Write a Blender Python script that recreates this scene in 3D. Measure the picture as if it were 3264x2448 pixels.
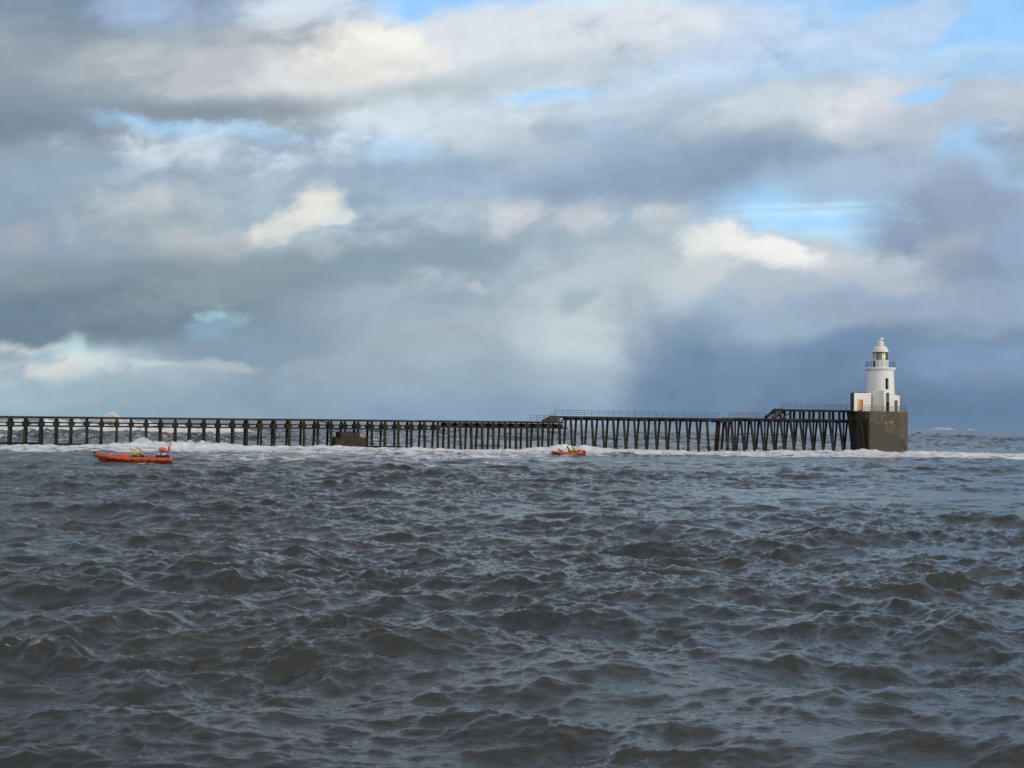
import bpy, bmesh, math, random
import numpy as np
from mathutils import Vector, Matrix

for o in list(bpy.data.objects):
    bpy.data.objects.remove(o)
C = bpy.context.scene.collection
scene = bpy.context.scene
R = math.radians
rnd = random.Random(7)

# ------------------------------------------------------------------ camera
EYE = 5.0
F = 4500.0                       # focal length in photo pixels (3264 wide)
ROT = Matrix.Rotation(R(90 + 1.591), 3, 'X') @ Matrix.Rotation(R(0.79), 3, 'Z')
cam = bpy.data.cameras.new('camera')
cam.sensor_width = 36
cam.lens = 36 * F / 3264
cam.clip_start = 0.5
cam.clip_end = 90000
camo = bpy.data.objects.new('camera', cam)
C.objects.link(camo)
camo.matrix_world = Matrix.Translation((0, 0, EYE)) @ ROT.to_4x4()
scene.camera = camo

def ray(px, py):
    return ROT @ Vector(((px - 1632) / F, -(py - 1224) / F, -1))
def at(px, py, Y):               # real point at distance Y seen at a photo pixel
    d = ray(px, py)
    return Vector((d.x / d.y * Y, Y, EYE + d.z / d.y * Y))
def horizon(px):
    return 1349 + 0.0138 * (px - 1632)

# ------------------------------------------------------------------ light
SUN_AZ, SUN_EL = 128.0, 13.0     # azimuth clockwise from the view direction (+Y)
sd = Vector((math.sin(R(SUN_AZ)) * math.cos(R(SUN_EL)), math.cos(R(SUN_AZ)) * math.cos(R(SUN_EL)), math.sin(R(SUN_EL))))
sun = bpy.data.lights.new('sun', 'SUN')
sun.energy = 1.5
sun.angle = R(10)
sun.color = (1.0, 0.88, 0.74)
suno = bpy.data.objects.new('sun', sun)
C.objects.link(suno)
suno.rotation_euler = sd.to_track_quat('Z', 'Y').to_euler()

scene.view_settings.view_transform = 'Standard'
scene.view_settings.look = 'None'
scene.view_settings.gamma = 1
scene.view_settings.exposure = 0.0
scene.cycles.use_denoising = False
scene.cycles.sample_clamp_direct = 6.0
scene.cycles.sample_clamp_indirect = 3.0

def lin(c):
    def f(v):
        v /= 255.0
        return v / 12.92 if v <= 0.04045 else ((v + 0.055) / 1.055) ** 2.4
    return tuple(f(v) for v in c) + (1.0,)

# ------------------------------------------------------------------ sky
world = bpy.data.worlds.new('World')
scene.world = world
world.use_nodes = True
nt = world.node_tree
nt.nodes.clear()
class G:                          # small node graph helper
    def __init__(s, nt): s.nt = nt; s.x = 0
    def n(s, t, **k):
        nd = s.nt.nodes.new(t)
        for a, b in k.items(): setattr(nd, a, b)
        return nd
    def l(s, a, b): s.nt.links.new(a, b)
    def math(s, op, a, b=None, c=None, clamp=False):
        nd = s.n('ShaderNodeMath', operation=op, use_clamp=clamp)
        for i, v in enumerate((a, b, c)):
            if v is None: continue
            if isinstance(v, (int, float)): nd.inputs[i].default_value = v
            else: s.l(v, nd.inputs[i])
        return nd.outputs[0]
    def vec(s, op, a, b=None):
        nd = s.n('ShaderNodeVectorMath', operation=op)
        for i, v in enumerate((a, b)):
            if v is None: continue
            if isinstance(v, (tuple, list)): nd.inputs[i].default_value = v
            elif isinstance(v, (int, float)) and op == 'SCALE': nd.inputs['Scale'].default_value = v
            elif op == 'SCALE' and i == 1: s.l(v, nd.inputs['Scale'])
            else: s.l(v, nd.inputs[i])
        return nd.outputs[0]
    def noise(s, v, scale, detail=4, rough=0.5, dist=0.0, out='Fac'):
        nd = s.n('ShaderNodeTexNoise')
        nd.inputs['Scale'].default_value = scale
        nd.inputs['Detail'].default_value = detail
        nd.inputs['Roughness'].default_value = rough
        nd.inputs['Distortion'].default_value = dist
        if v is not None: s.l(v, nd.inputs['Vector'])
        return nd.outputs[out]
    def smooth(s, v, a, b, c=0.0, d=1.0, kind='SMOOTHSTEP'):
        nd = s.n('ShaderNodeMapRange', interpolation_type=kind)
        s.l(v, nd.inputs['Value'])
        for k, q in zip(('From Min', 'From Max', 'To Min', 'To Max'), (a, b, c, d)):
            if isinstance(q, (int, float)): nd.inputs[k].default_value = q
            else: s.l(q, nd.inputs[k])
        return nd.outputs['Result']
    def mix(s, f, a, b, blend='MIX'):
        nd = s.n('ShaderNodeMix', data_type='RGBA', blend_type=blend)
        for i, v in ((0, f), (6, a), (7, b)):
            if isinstance(v, (int, float)): nd.inputs[i].default_value = v
            elif isinstance(v, tuple): nd.inputs[i].default_value = v
            else: s.l(v, nd.inputs[i])
        return nd.outputs[2]
    def mapping(s, v, loc=(0, 0, 0), rot=0.0, scale=(1, 1, 1), kind='TEXTURE'):
        nd = s.n('ShaderNodeMapping', vector_type=kind)
        nd.inputs['Location'].default_value = loc
        nd.inputs['Rotation'].default_value = (0, 0, rot)
        nd.inputs['Scale'].default_value = scale
        s.l(v, nd.inputs['Vector'])
        return nd.outputs[0]

g = G(nt)
out = g.n('ShaderNodeOutputWorld')
bg = g.n('ShaderNodeBackground')
g.l(bg.outputs[0], out.inputs[0])
sky = g.n('ShaderNodeTexSky', sky_type='NISHITA', sun_disc=False)
sky.sun_elevation = R(SUN_EL)
sky.sun_rotation = R(SUN_AZ)
sky.air_density = 1.0
sky.dust_density = 1.0
tc = g.n('ShaderNodeTexCoord')
sep = g.n('ShaderNodeSeparateXYZ')
g.l(tc.outputs['Generated'], sep.inputs[0])
# direction on the sky measured along the horizon (u) and upward (v)
yy = g.math('MAXIMUM', sep.outputs['Y'], 0.25)
zz = g.math('MAXIMUM', sep.outputs['Z'], 0.0)
u = g.math('DIVIDE', sep.outputs['X'], yy)
v = g.math('DIVIDE', zz, yy)
comb = g.n('ShaderNodeCombineXYZ')
g.l(u, comb.inputs[0]); g.l(v, comb.inputs[1])
uv = comb.outputs[0]
# ragged edges: the cloud field is warped by two turbulences
w1 = g.vec('SUBTRACT', g.noise(uv, 7, 5, 0.6, out='Color'), (0.5, 0.5, 0.5))
w2 = g.vec('SUBTRACT', g.noise(g.mapping(uv, loc=(3.1, 1.7, 0), rot=R(12), scale=(1.6, 1, 1)), 24, 5, 0.62, out='Color'), (0.5, 0.5, 0.5))
warp = g.vec('ADD', g.vec('ADD', uv, g.vec('MULTIPLY', w1, (0.095, 0.042, 0))), g.vec('MULTIPLY', w2, (0.055, 0.030, 0)))
soft = g.vec('ADD', uv, g.vec('MULTIPLY', w1, (0.06, 0.014, 0)))
mid = g.vec('ADD', uv, g.vec('MULTIPLY', w1, (0.06, 0.03, 0)))
bv = g.mapping(mid, rot=R(10), scale=(1.7, 1, 1))
bil = g.noise(bv, 24, 7, 0.6)
relief = g.math('SUBTRACT', bil, g.noise(g.vec('ADD', bv, (0.006, 0.007, 0)), 24, 3, 0.6))
bil2 = g.noise(g.mapping(mid, loc=(5, 2, 0), rot=R(14), scale=(2.0, 1, 1)), 8.5, 4, 0.55)
ragged = g.smooth(bil, 0.25, 0.75, 0.25, 1.75, 'LINEAR')
puff = g.smooth(g.math('ADD', g.math('MULTIPLY', bil, 0.55), g.math('MULTIPLY', bil2, 0.45)), 0.47, 0.60)

blue = g.mix(1.0, g.vec('SCALE', sky.outputs[0], 0.10), (0.15, 0.34, 0.60, 1), 'ADD')
def grey(c):
    return lin((c[0] - 1, c[1] + 1, c[2] - 1)) if max(c) - min(c) > 14 and max(c) < 236 else lin(c)
col = g.mix(g.smooth(v, 0.30, 0.9), lin((148, 166, 186)), lin((164, 175, 190)))
rear_fill = g.smooth(sep.outputs['Y'], 0.15, -0.35)        # unseen sky behind the viewer, brightened as added fill on white surfaces
FRAMES = {}
def frame(fld, tilt):
    t = min({'s': (4,), 'm': (4, 11)}.get(fld, (-16, -5, 4, 11, 20, 42)), key=lambda k: abs(k - tilt))
    if fld == 'n': fld = 'w'
    if (fld, t) not in FRAMES:
        src = {'w': warp, 's': soft, 'm': mid}[fld]
        if chained is not None: src = g.vec('ADD', src, chained)
        FRAMES[(fld, t)] = g.mapping(src, rot=R(-t), kind='POINT')
    return FRAMES[(fld, t)], R(t)
# every cloud bank: (photo x, y, radius x, radius y, tilt, colour or None for open blue, strength, edge lo, edge hi, field)
W, S, N, D = 'w', 's', 'n', 'm'
BANKS = [
 (1500, 1250, 2600, 420, 0, (145, 163, 183), .9, 0, .8, S),
 # open blue top right with thin veils
 (2950, 20, 1500, 520, 4, None, 1, 0, .6, W),
 (1560, -10, 620, 230, 0, None, 1, 0, .5, W),
 (1950, 20, 460, 80, 1, (220, 243, 253), .85, 0, .9, S),
 (2650, 240, 900, 110, 5, (196, 222, 248), .75, 0, 1, W),
 (2330, 130, 560, 210, 11, (200, 216, 236), .85, 0, .9, W),
 (2870, 75, 300, 110, 20, (188, 205, 232), .8, 0, .7, W),
 (3000, 170, 520, 40, 8, (190, 222, 250), .7, 0, 1, S),
 # dark grey upper left
 (60, 20, 1000, 420, -5, (128, 146, 168), 1, 0, .8, W),
 (440, 15, 230, 150, -16, (166, 188, 224), .9, 0, 1, W),
 (720, 80, 480, 170, 11, (158, 178, 204), .8, 0, 1, W),
 (960, 40, 320, 170, 11, (216, 227, 240), .9, 0, .9, W),
 # the long bank crossing the top
 (560, 300, 1350, 270, 4, (150, 163, 177), .95, 0, .5, D),
 (300, 190, 520, 150, -16, (156, 169, 181), .8, 0, 1, W),
 (780, 210, 700, 180, 4, (190, 195, 202), .9, 0, 1, W),
 (1560, 175, 980, 190, 9, (220, 225, 232), .95, 0, .55, W),
 (1130, 165, 350, 150, -5, (242, 240, 233), .95, 0, .9, W),
 (1060, 240, 520, 110, 11, (224, 224, 221), .8, 0, 1, D),
 (1600, 265, 900, 115, 11, (186, 201, 214), .9, 0, .9, D),
 (1120, 345, 760, 95, 9, (182, 192, 200), .9, 0, .9, D),
 (420, 395, 900, 95, 4, (138, 150, 165), 1, 0, .7, D),
 (60, 400, 520, 170, 4, (124, 141, 160), .9, 0, 1, D),
 # layer below it: pale wisps over grey with small open gaps
 (700, 560, 1300, 190, 0, (160, 180, 200), .8, 0, .8, D),
 (640, 428, 400, 52, -2, None, .62, 0, .9, W),
 (1290, 470, 190, 110, 42, None, .6, 0, 1.1, W),
 (1760, 310, 330, 40, 4, None, .9, 0, .8, D),
 (1900, 420, 190, 140, 42, None, .5, 0, 1, W),
 (1450, 370, 520, 110, 4, (216, 227, 237), .9, 0, .8, W),
 (1650, 455, 560, 160, -16, (196, 207, 217), .9, 0, .9, W),
 (2030, 330, 340, 110, 4, (208, 221, 235), .85, 0, .9, W),
 (620, 480, 460, 110, 0, (212, 222, 234), .8, 0, .6, N),
 (600, 478, 280, 60, -5, (210, 220, 232), .6, 0, 1, W),
 (300, 520, 300, 60, -16, (186, 203, 221), .85, 0, .9, N),
 (950, 480, 520, 130, 0, (204, 219, 235), .9, 0, .7, N),
 (1060, 590, 420, 140, -5, (196, 209, 220), .8, 0, .8, N),
 # grey middle
 (850, 760, 1500, 300, 0, (186, 198, 208), .55, 0, .8, N),
 (1750, 880, 1000, 200, 4, (182, 195, 206), .5, 0, .8, N),
 (180, 660, 700, 230, 2, (138, 160, 184), .8, 0, 1, D),
 (520, 730, 560, 190, -5, (170, 181, 189), .85, 0, 1, W),
 (440, 632, 210, 66, 11, (196, 202, 206), .75, 0, 1.1, W),
 (660, 650, 170, 56, -16, (182, 194, 203), .6, 0, 1, W),
 (700, 790, 220, 100, -5, (186, 191, 194), .7, 0, .9, W),
 (20, 770, 100, 90, 0, (168, 172, 184), .7, 0, .9, W),
 (1450, 600, 760, 190, 4, (156, 178, 202), .9, 0, 1, D),
 (850, 640, 300, 120, 20, (166, 186, 204), .6, 0, 1, W),
 # big bank on the right with its dark foot
 (2420, 460, 1150, 290, 11, (162, 182, 203), .95, 0, .7, W),
 (2560, 400, 640, 160, 9, (184, 196, 207), .9, 0, 1, W),
 (2420, 330, 340, 110, 9, (200, 211, 222), .9, 0, .9, W),
 (2220, 560, 860, 180, 11, (139, 161, 188), 1, 0, .8, D),
 (2180, 650, 520, 120, 20, (148, 166, 190), .8, 0, .9, W),
 (2840, 320, 360, 160, 11, (222, 225, 231), 1, 0, 1, W),
 (3080, 400, 480, 220, 11, (180, 191, 209), .9, 0, .9, W),
 (3230, 340, 200, 180, 0, (196, 203, 218), .8, 0, 1, W),
 (2980, 295, 120, 50, 11, None, .9, 0, .9, W),
 (3200, 225, 300, 60, 4, None, .6, 0, 1, W),
 # open blue to the right
 (2700, 690, 640, 190, -4, None, 1, 0, .6, D),
 (3160, 520, 210, 170, -16, None, 1, 0, .8, W),
 (3230, 760, 260, 240, 0, None, .8, 0, .9, W),
 (2620, 655, 460, 14, -4, (205, 238, 254), .8, 0, 1, S),
 (2570, 683, 500, 20, -4, (200, 234, 253), .7, 0, 1, S),
 (2600, 748, 680, 26, -4, (192, 230, 252), .8, 0, 1, S),
 (3230, 672, 150, 10, 0, (205, 232, 252), .8, 0, 1, S),
 (2880, 560, 760, 120, 4, (166, 184, 208), .9, 0, .9, W),
 (3000, 700, 400, 190, 9, (148, 164, 189), 1, 0, .7, W),
 (2930, 830, 380, 140, 11, (138, 154, 181), .95, 0, .7, W),
 (3030, 795, 180, 100, 20, (168, 178, 196), .85, 0, 1, W),
 (3180, 860, 300, 130, 4, (142, 159, 186), .9, 0, .8, W),
 (3240, 740, 160, 90, 42, (148, 168, 198), .8, 0, .8, W),
 # bright cumulus shoulder
 (2540, 920, 680, 220, -5, (192, 203, 214), .95, 0, .55, W),
 (2660, 865, 480, 90, -16, (206, 212, 220), .85, 0, .9, W),
 (2300, 795, 190, 82, -10, (255, 254, 249), 1, .05, .5, W),
 (2440, 808, 240, 74, -16, (246, 246, 243), .95, .05, .7, W),
 (2340, 865, 170, 90, -16, (182, 194, 208), .85, 0, .9, W),
 (2230, 880, 180, 120, 0, (205, 211, 214), .8, 0, .9, W),
 (2640, 940, 480, 90, 4, (208, 213, 219), .6, 0, .9, W),
 # blue-grey base of the right sky
 (2850, 1230, 1400, 340, 4, (112, 136, 168), 1, 0, .9, W),
 (2440, 1020, 760, 190, 9, (156, 175, 198), .9, 0, 1, W),
 (3000, 960, 680, 110, 4, (150, 168, 193), .85, 0, 1, W),
 (3130, 1140, 460, 100, 4, (132, 157, 193), .85, 0, 1, W),
 (2650, 1100, 620, 60, 9, (110, 138, 172), .7, 0, 1, D),
 (2900, 1330, 1300, 160, 0, (101, 126, 158), .9, 0, .9, S),
 # middle: puffs, dark streak and the pale rain shaft
 (1700, 770, 760, 170, 4, (164, 183, 200), .8, 0, .9, W),
 (1240, 850, 720, 120, 9, (136, 156, 172), .9, 0, .9, W),
 (1640, 704, 190, 84, 4, (212, 214, 219), .85, 0, 1.1, W),
 (1840, 712, 170, 84, 20, (200, 206, 213), .8, 0, 1.1, W),
 (2120, 705, 130, 70, 20, (198, 204, 210), .75, 0, 1.1, W),
 (1250, 730, 500, 90, 4, (178, 194, 207), .8, 0, .8, N),
 (985, 685, 150, 110, 42, (232, 231, 225), .92, .05, .95, W),
 (900, 752, 140, 62, 11, (222, 223, 220), .9, .05, .95, W),
 (1080, 712, 110, 38, 11, (214, 220, 222), .9, 0, .8, W),
 (1060, 815, 110, 46, 0, (184, 194, 200), .6, 0, 1.1, W),
 (1370, 895, 230, 60, 9, (176, 191, 201), .9, 0, .8, N),
 (1505, 912, 56, 32, 9, (194, 196, 201), .9, 0, .9, W),
 (1920, 900, 560, 190, 16, (182, 194, 203), .85, 0, 1, W),
 (1400, 1070, 720, 270, 11, (164, 179, 192), .9, 0, 1, S),
 (1820, 1070, 270, 300, -10, (190, 203, 211), .95, 0, .8, S),
 (1880, 1030, 200, 120, 0, (194, 205, 212), .85, 0, 1, W),
 (1840, 1270, 210, 160, 0, (156, 177, 196), .7, 0, 1, S),
 (1830, 955, 120, 50, 9, (158, 176, 191), .8, 0, .9, W),
 (2200, 1200, 290, 290, 11, (115, 139, 169), .95, 0, .85, S),
 (2130, 1290, 260, 150, 0, (106, 131, 162), .9, 0, .9, S),
 (1500, 1215, 620, 90, 4, (146, 169, 188), .6, 0, 1, S),
 (1420, 1330, 860, 110, 0, (132, 157, 184), .85, 0, 1, S),
 # lower left dark bank and the pale strip under it
 (250, 1175, 760, 150, 0, (166, 185, 198), .95, 0, .6, W),
 (520, 1290, 1000, 120, 0, (143, 166, 184), .9, 0, .8, S),
 (160, 1275, 520, 80, 0, (160, 184, 197), .8, 0, 1, S),
 (800, 1085, 480, 140, 4, (130, 152, 172), .95, 0, .8, W),
 (300, 950, 1000, 190, 4, (130, 147, 160), .9, 0, .7, W),
 (200, 1015, 800, 135, 4, (113, 132, 151), .95, 0, .5, D),
 (650, 930, 520, 90, 9, (142, 158, 168), .7, 0, 1, W),
 (100, 1108, 360, 40, -3, (200, 211, 211), .75, 0, 1.2, W),
 (275, 1105, 100, 74, 0, (186, 213, 219), .7, 0, 1, W),
 (200, 1170, 460, 80, 0, (202, 213, 214), .9, 0, .8, N),
 (480, 1157, 200, 30, -3, (198, 211, 214), .8, 0, 1.2, W),
 (240, 1183, 66, 32, 0, (208, 207, 201), .7, 0, 1.1, W),
 (140, 1190, 44, 36, 0, (206, 206, 202), .8, 0, .8, W),
 (720, 1168, 180, 36, 0, (182, 191, 196), .75, 0, 1.1, W),
 (190, 1140, 90, 44, 0, (158, 186, 200), .8, 0, .9, W),
 (735, 1005, 110, 56, -8, (166, 204, 218), .9, 0, 1.0, N),
 (706, 1000, 60, 28, -8, (176, 208, 220), .65, .0, 1.1, W),
 (690, 1040, 130, 60, 0, (140, 174, 200), .6, 0, 1, W),
]
chained = None
for k, (px, py, rx, ry, tilt, c, a, lo, hi, fld) in enumerate(BANKS):
    if k % 14 == 13:              # banks are laid in batches, each batch after the one before
        FRAMES.clear()
        chained = g.vec('SCALE', col, 1e-7)
    d = ray(px, py)
    src, t = frame(fld, tilt)
    cx, cy = d.x / d.y, d.z / d.y
    # centre and radii in the tilted frame
    ct, st = math.cos(t), math.sin(t)
    fx, fy = cx * ct + cy * st, -cx * st + cy * ct
    nd = g.n('ShaderNodeVectorMath', operation='MULTIPLY_ADD')
    g.l(src, nd.inputs[0])
    nd.inputs[1].default_value = (F / rx, F / ry, 0)
    nd.inputs[2].default_value = (-fx * F / rx, -fy * F / ry, 0)
    gr = g.n('ShaderNodeTexGradient', gradient_type='SPHERICAL')
    g.l(nd.outputs[0], gr.inputs[0])
    f = gr.outputs['Fac']
    if fld == W: f = g.math('MULTIPLY', f, ragged)
    fac = g.smooth(f, lo, hi * (.84 if fld == W else 1), 0.0, a)
    if fld == N: fac = g.math('MULTIPLY', fac, puff)
    col = g.mix(fac, col, blue if c is None else grey(c))
# billow relief over everything
amp = g.math('ADD', g.math('ADD', g.smooth(bil, 0.3, 0.7, 0.945, 1.055, 'LINEAR'), g.smooth(bil2, 0.3, 0.7, -0.055, 0.055, 'LINEAR')), g.math('MULTIPLY', relief, 0.24))
cmb = g.n('ShaderNodeCombineXYZ')
for i in range(3): g.l(amp, cmb.inputs[i])
col = g.mix(1.0, col, cmb.outputs[0], 'MULTIPLY')
col = g.mix(rear_fill, col, lin((222, 220, 216)))
g.l(col, bg.inputs['Color'])
bg.inputs['Strength'].default_value = 1.0

# ------------------------------------------------------------------ helpers
def tag(o, label=None, cat=None, group=None, kind=None):
    if label: o['label'] = label
    if cat: o['category'] = cat
    if group: o['group'] = group
    if kind: o['kind'] = kind
    return o
def thing(name, label, cat, loc=(0, 0, 0), group=None):
    o = bpy.data.objects.new(name, None)
    o.empty_display_size = 0.3
    C.objects.link(o)
    o.location = loc
    return tag(o, label, cat, group)

class MB:
    def __init__(s): s.v = []; s.f = []
    def add(s, vs, fs):
        b = len(s.v)
        s.v += [Vector(p) for p in vs]
        s.f += [[b + i for i in f] for f in fs]
        return s
    def hexa(s, lo4, hi4):
        return s.add(list(lo4) + list(hi4), [(3, 2, 1, 0), (4, 5, 6, 7), (0, 1, 5, 4), (1, 2, 6, 5), (2, 3, 7, 6), (3, 0, 4, 7)])
    def bar(s, p0, p1, w, h, side=None):
        """square timber from p0 to p1, w along side, h across"""
        p0, p1 = Vector(p0), Vector(p1)
        d = (p1 - p0).normalized()
        side = Vector(side) if side is not None else (Vector((0, 0, 1)) if abs(d.z) < .9 else Vector((1, 0, 0)))
        a = (side - d * side.dot(d)).normalized()
        b = d.cross(a)
        q = [a * w / 2 + b * h / 2, a * -w / 2 + b * h / 2, a * -w / 2 - b * h / 2, a * w / 2 - b * h / 2]
        return s.hexa([p0 + t for t in q], [p1 + t for t in q])
    def tube(s, pts, r, n=8, caps=True):
        pts = [Vector(p) for p in pts]
        rr = r if isinstance(r, (list, tuple)) else [r] * len(pts)
        vs, fs = [], []
        ref = None
        for i, p in enumerate(pts):
            d = (pts[min(i + 1, len(pts) - 1)] - pts[max(i - 1, 0)]).normalized()
            if ref is None:
                ref = Vector((0, 0, 1)) if abs(d.z) < .9 else Vector((1, 0, 0))
            a = (ref - d * ref.dot(d)).normalized(); ref = a
            b = d.cross(a)
            for k in range(n):
                t = 2 * math.pi * k / n
                vs.append(p + (a * math.cos(t) + b * math.sin(t)) * rr[i])
        for i in range(len(pts) - 1):
            for k in range(n):
                fs.append((i * n + k, i * n + (k + 1) % n, (i + 1) * n + (k + 1) % n, (i + 1) * n + k))
        if caps:
            fs.append(tuple(range(n - 1, -1, -1)))
            fs.append(tuple((len(pts) - 1) * n + k for k in range(n)))
        return s.add(vs, fs)
    def lathe(s, prof, n=32, c=(0, 0, 0)):
        c = Vector(c)
        vs, fs = [], []
        for (r, z) in prof:
            for k in range(n):
                t = 2 * math.pi * k / n
                vs.append(c + Vector((max(r, 1e-4) * math.cos(t), max(r, 1e-4) * math.sin(t), z)))
        for i in range(len(prof) - 1):
            for k in range(n):
                fs.append((i * n + k, i * n + (k + 1) % n, (i + 1) * n + (k + 1) % n, (i + 1) * n + k))
        fs.append(tuple(range(n - 1, -1, -1)))
        fs.append(tuple((len(prof) - 1) * n + k for k in range(n)))
        return s.add(vs, fs)
    def ico(s, c, r, sub=1, sc=(1, 1, 1)):
        bm = bmesh.new()
        bmesh.ops.create_icosphere(bm, subdivisions=sub, radius=r)
        vs = [Vector(c) + Vector((q.co.x * sc[0], q.co.y * sc[1], q.co.z * sc[2])) for q in bm.verts]
        fs = [[q.index for q in f.verts] for f in bm.faces]
        bm.free()
        return s.add(vs, fs)
    def prism(s, poly, z0, z1):
        n = len(poly)
        vs = [Vector((p[0], p[1], z0)) for p in poly] + [Vector((p[0], p[1], z1)) for p in poly]
        fs = [tuple(range(n - 1, -1, -1)), tuple(range(n, 2 * n))]
        fs += [(i, (i + 1) % n, n + (i + 1) % n, n + i) for i in range(n)]
        return s.add(vs, fs)
    def build(s, name, m, parent=None, smooth=False, bevel=0.0, origin=None):
        me = bpy.data.meshes.new(name)
        base = Vector((0, 0, 0))
        if parent is not None: base = parent.matrix_world.translation if parent.parent is None and parent.type == 'EMPTY' else Vector(parent.get('_base', (0, 0, 0)))
        if parent is not None and parent.type == 'EMPTY': base = Vector(parent.location)
        if origin is not None: base = Vector(origin)
        me.from_pydata([tuple(p - base) for p in s.v], [], s.f)
        me.materials.append(m)
        bm = bmesh.new(); bm.from_mesh(me)
        bmesh.ops.recalc_face_normals(bm, faces=bm.faces)
        if bevel:
            bmesh.ops.bevel(bm, geom=[e for e in bm.edges], offset=bevel, segments=1, affect='EDGES', clamp_overlap=True)
        bm.to_mesh(me); bm.free()
        if smooth:
            for p in me.polygons: p.use_smooth = True
        o = bpy.data.objects.new(name, me)
        C.objects.link(o)
        if parent is not None: o.parent = parent
        elif origin is not None: o.location = base
        return o

def material(name, rough=0.7, spec=0.3, metal=0.0):
    m = bpy.data.materials.new(name)
    m.use_nodes = True
    q = G(m.node_tree)
    b = m.node_tree.nodes['Principled BSDF']
    b.inputs['Roughness'].default_value = rough
    b.inputs['Specular IOR Level'].default_value = spec
    b.inputs['Metallic'].default_value = metal
    return m, q, b
def mottled(name, c0, c1, scale=3.0, rough=0.7, spec=0.3, stretch=(1, 1, 1), metal=0.0, bump=0.0):
    m, q, b = material(name, rough, spec, metal)
    tc = q.n('ShaderNodeNewGeometry').outputs['Position']
    vv = q.mapping(tc, scale=stretch)
    n = q.noise(vv, scale, 6, 0.6)
    f = q.smooth(n, 0.3, 0.7)
    q.l(q.mix(f, c0 + (1,), c1 + (1,)), b.inputs['Base Color'])
    if bump:
        bp = q.n('ShaderNodeBump'); bp.inputs['Strength'].default_value = bump; bp.inputs['Distance'].default_value = 0.05
        q.l(n, bp.inputs['Height']); q.l(bp.outputs[0], b.inputs['Normal'])
    return m

M = {}
def timber(name, dark, light, weed):
    m, q, b = material(name, 0.85, 0.2)
    pos = q.n('ShaderNodeNewGeometry').outputs['Position']
    n1 = q.noise(q.mapping(pos, scale=(1, 1, 6)), 3.0, 6, 0.65)
    n2 = q.noise(pos, 0.35, 3, 0.6)
    c = q.mix(q.smooth(n1, 0.32, 0.7), dark + (1,), light + (1,))
    c = q.mix(q.math('MULTIPLY', q.smooth(n2, 0.45, 0.7), 0.7), c, (0.042, 0.042, 0.024, 1))
    sp = q.n('ShaderNodeSeparateXYZ'); q.l(pos, sp.inputs[0])
    hgt = q.math('ADD', sp.outputs['Z'], q.math('MULTIPLY', n1, 0.9))
    c = q.mix(q.smooth(hgt, 1.0, 2.3, 1, 0), c, weed + (1,))
    q.l(c, b.inputs['Base Color'])
    bp = q.n('ShaderNodeBump'); bp.inputs['Strength'].default_value = 0.5; bp.inputs['Distance'].default_value = 0.04
    q.l(n1, bp.inputs['Height']); q.l(bp.outputs[0], b.inputs['Normal'])
    return m
M['pile'] = timber('pile_timber', (0.012, 0.011, 0.009), (0.037, 0.032, 0.025), (0.018, 0.020, 0.014))
M['beam'] = timber('beam_timber', (0.011, 0.010, 0.008), (0.033, 0.029, 0.022), (0.018, 0.020, 0.014))
M['deck'] = timber('deck_timber', (0.035, 0.033, 0.026), (0.085, 0.075, 0.058), (0.02, 0.02, 0.015))
M['steel'] = mottled('galvanised_steel', (0.10, 0.13, 0.17), (0.17, 0.20, 0.24), 2.0, 0.5, 0.4, metal=0.2)
M['dark_steel'] = mottled('dark_steel', (0.03, 0.035, 0.04), (0.06, 0.06, 0.065), 3.0, 0.5, 0.4)
M['blockc'] = mottled('old_dark_concrete', (0.030, 0.026, 0.020), (0.065, 0.055, 0.042), 1.3, 0.9, 0.15, bump=0.4)

# ------------------------------------------------------------------ the line of the pier
TH0 = R(-15.3)
NV = Vector((math.sin(TH0), math.cos(TH0), 0))       # across the pier, away from the camera
AV = Vector((math.cos(TH0), -math.sin(TH0), 0))      # along the pier, to the right
D0 = 247.6
def q3(s, n, z):
    return NV * (D0 + n) + AV * s + Vector((0, 0, z))
def s_of(px, n=0.0, py=None):
    d = ray(px, horizon(px) if py is None else py)
    th = math.atan2(d.x, d.y)
    return (D0 + n) * math.tan(th - TH0)
def depth_of(px, n=0.0):
    return q3(s_of(px, n), n, 0).y
def z_of(px, py, n=0.0):
    return at(px, py, depth_of(px, n)).z

# ------------------------------------------------------------------ water
def ocean(N, L, kp, spread, wind, seed, kcut, fall=4.0):
    rs = np.random.RandomState(seed)
    k1 = 2 * np.pi * np.fft.fftfreq(N, L / N)
    kx, ky = np.meshgrid(k1, k1, indexing='ij')
    k = np.hypot(kx, ky); k[0, 0] = 1
    th = np.arctan2(ky, kx) - wind
    S = np.exp(-(kp / k) ** 2) / k ** fall * (spread + (1 - spread) * np.cos(th) ** 2) * np.exp(-(k / kcut) ** 2)
    S[0, 0] = 0
    h = (rs.normal(size=(N, N)) + 1j * rs.normal(size=(N, N))) * np.sqrt(S)
    H = np.fft.ifft2(h).real
    Dx = np.fft.ifft2(1j * kx / k * h).real
    Dy = np.fft.ifft2(1j * ky / k * h).real
    sd_ = H.std()
    return [(a / sd_).astype(np.float32) for a in (H, Dx, Dy)] + [L, N]
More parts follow.
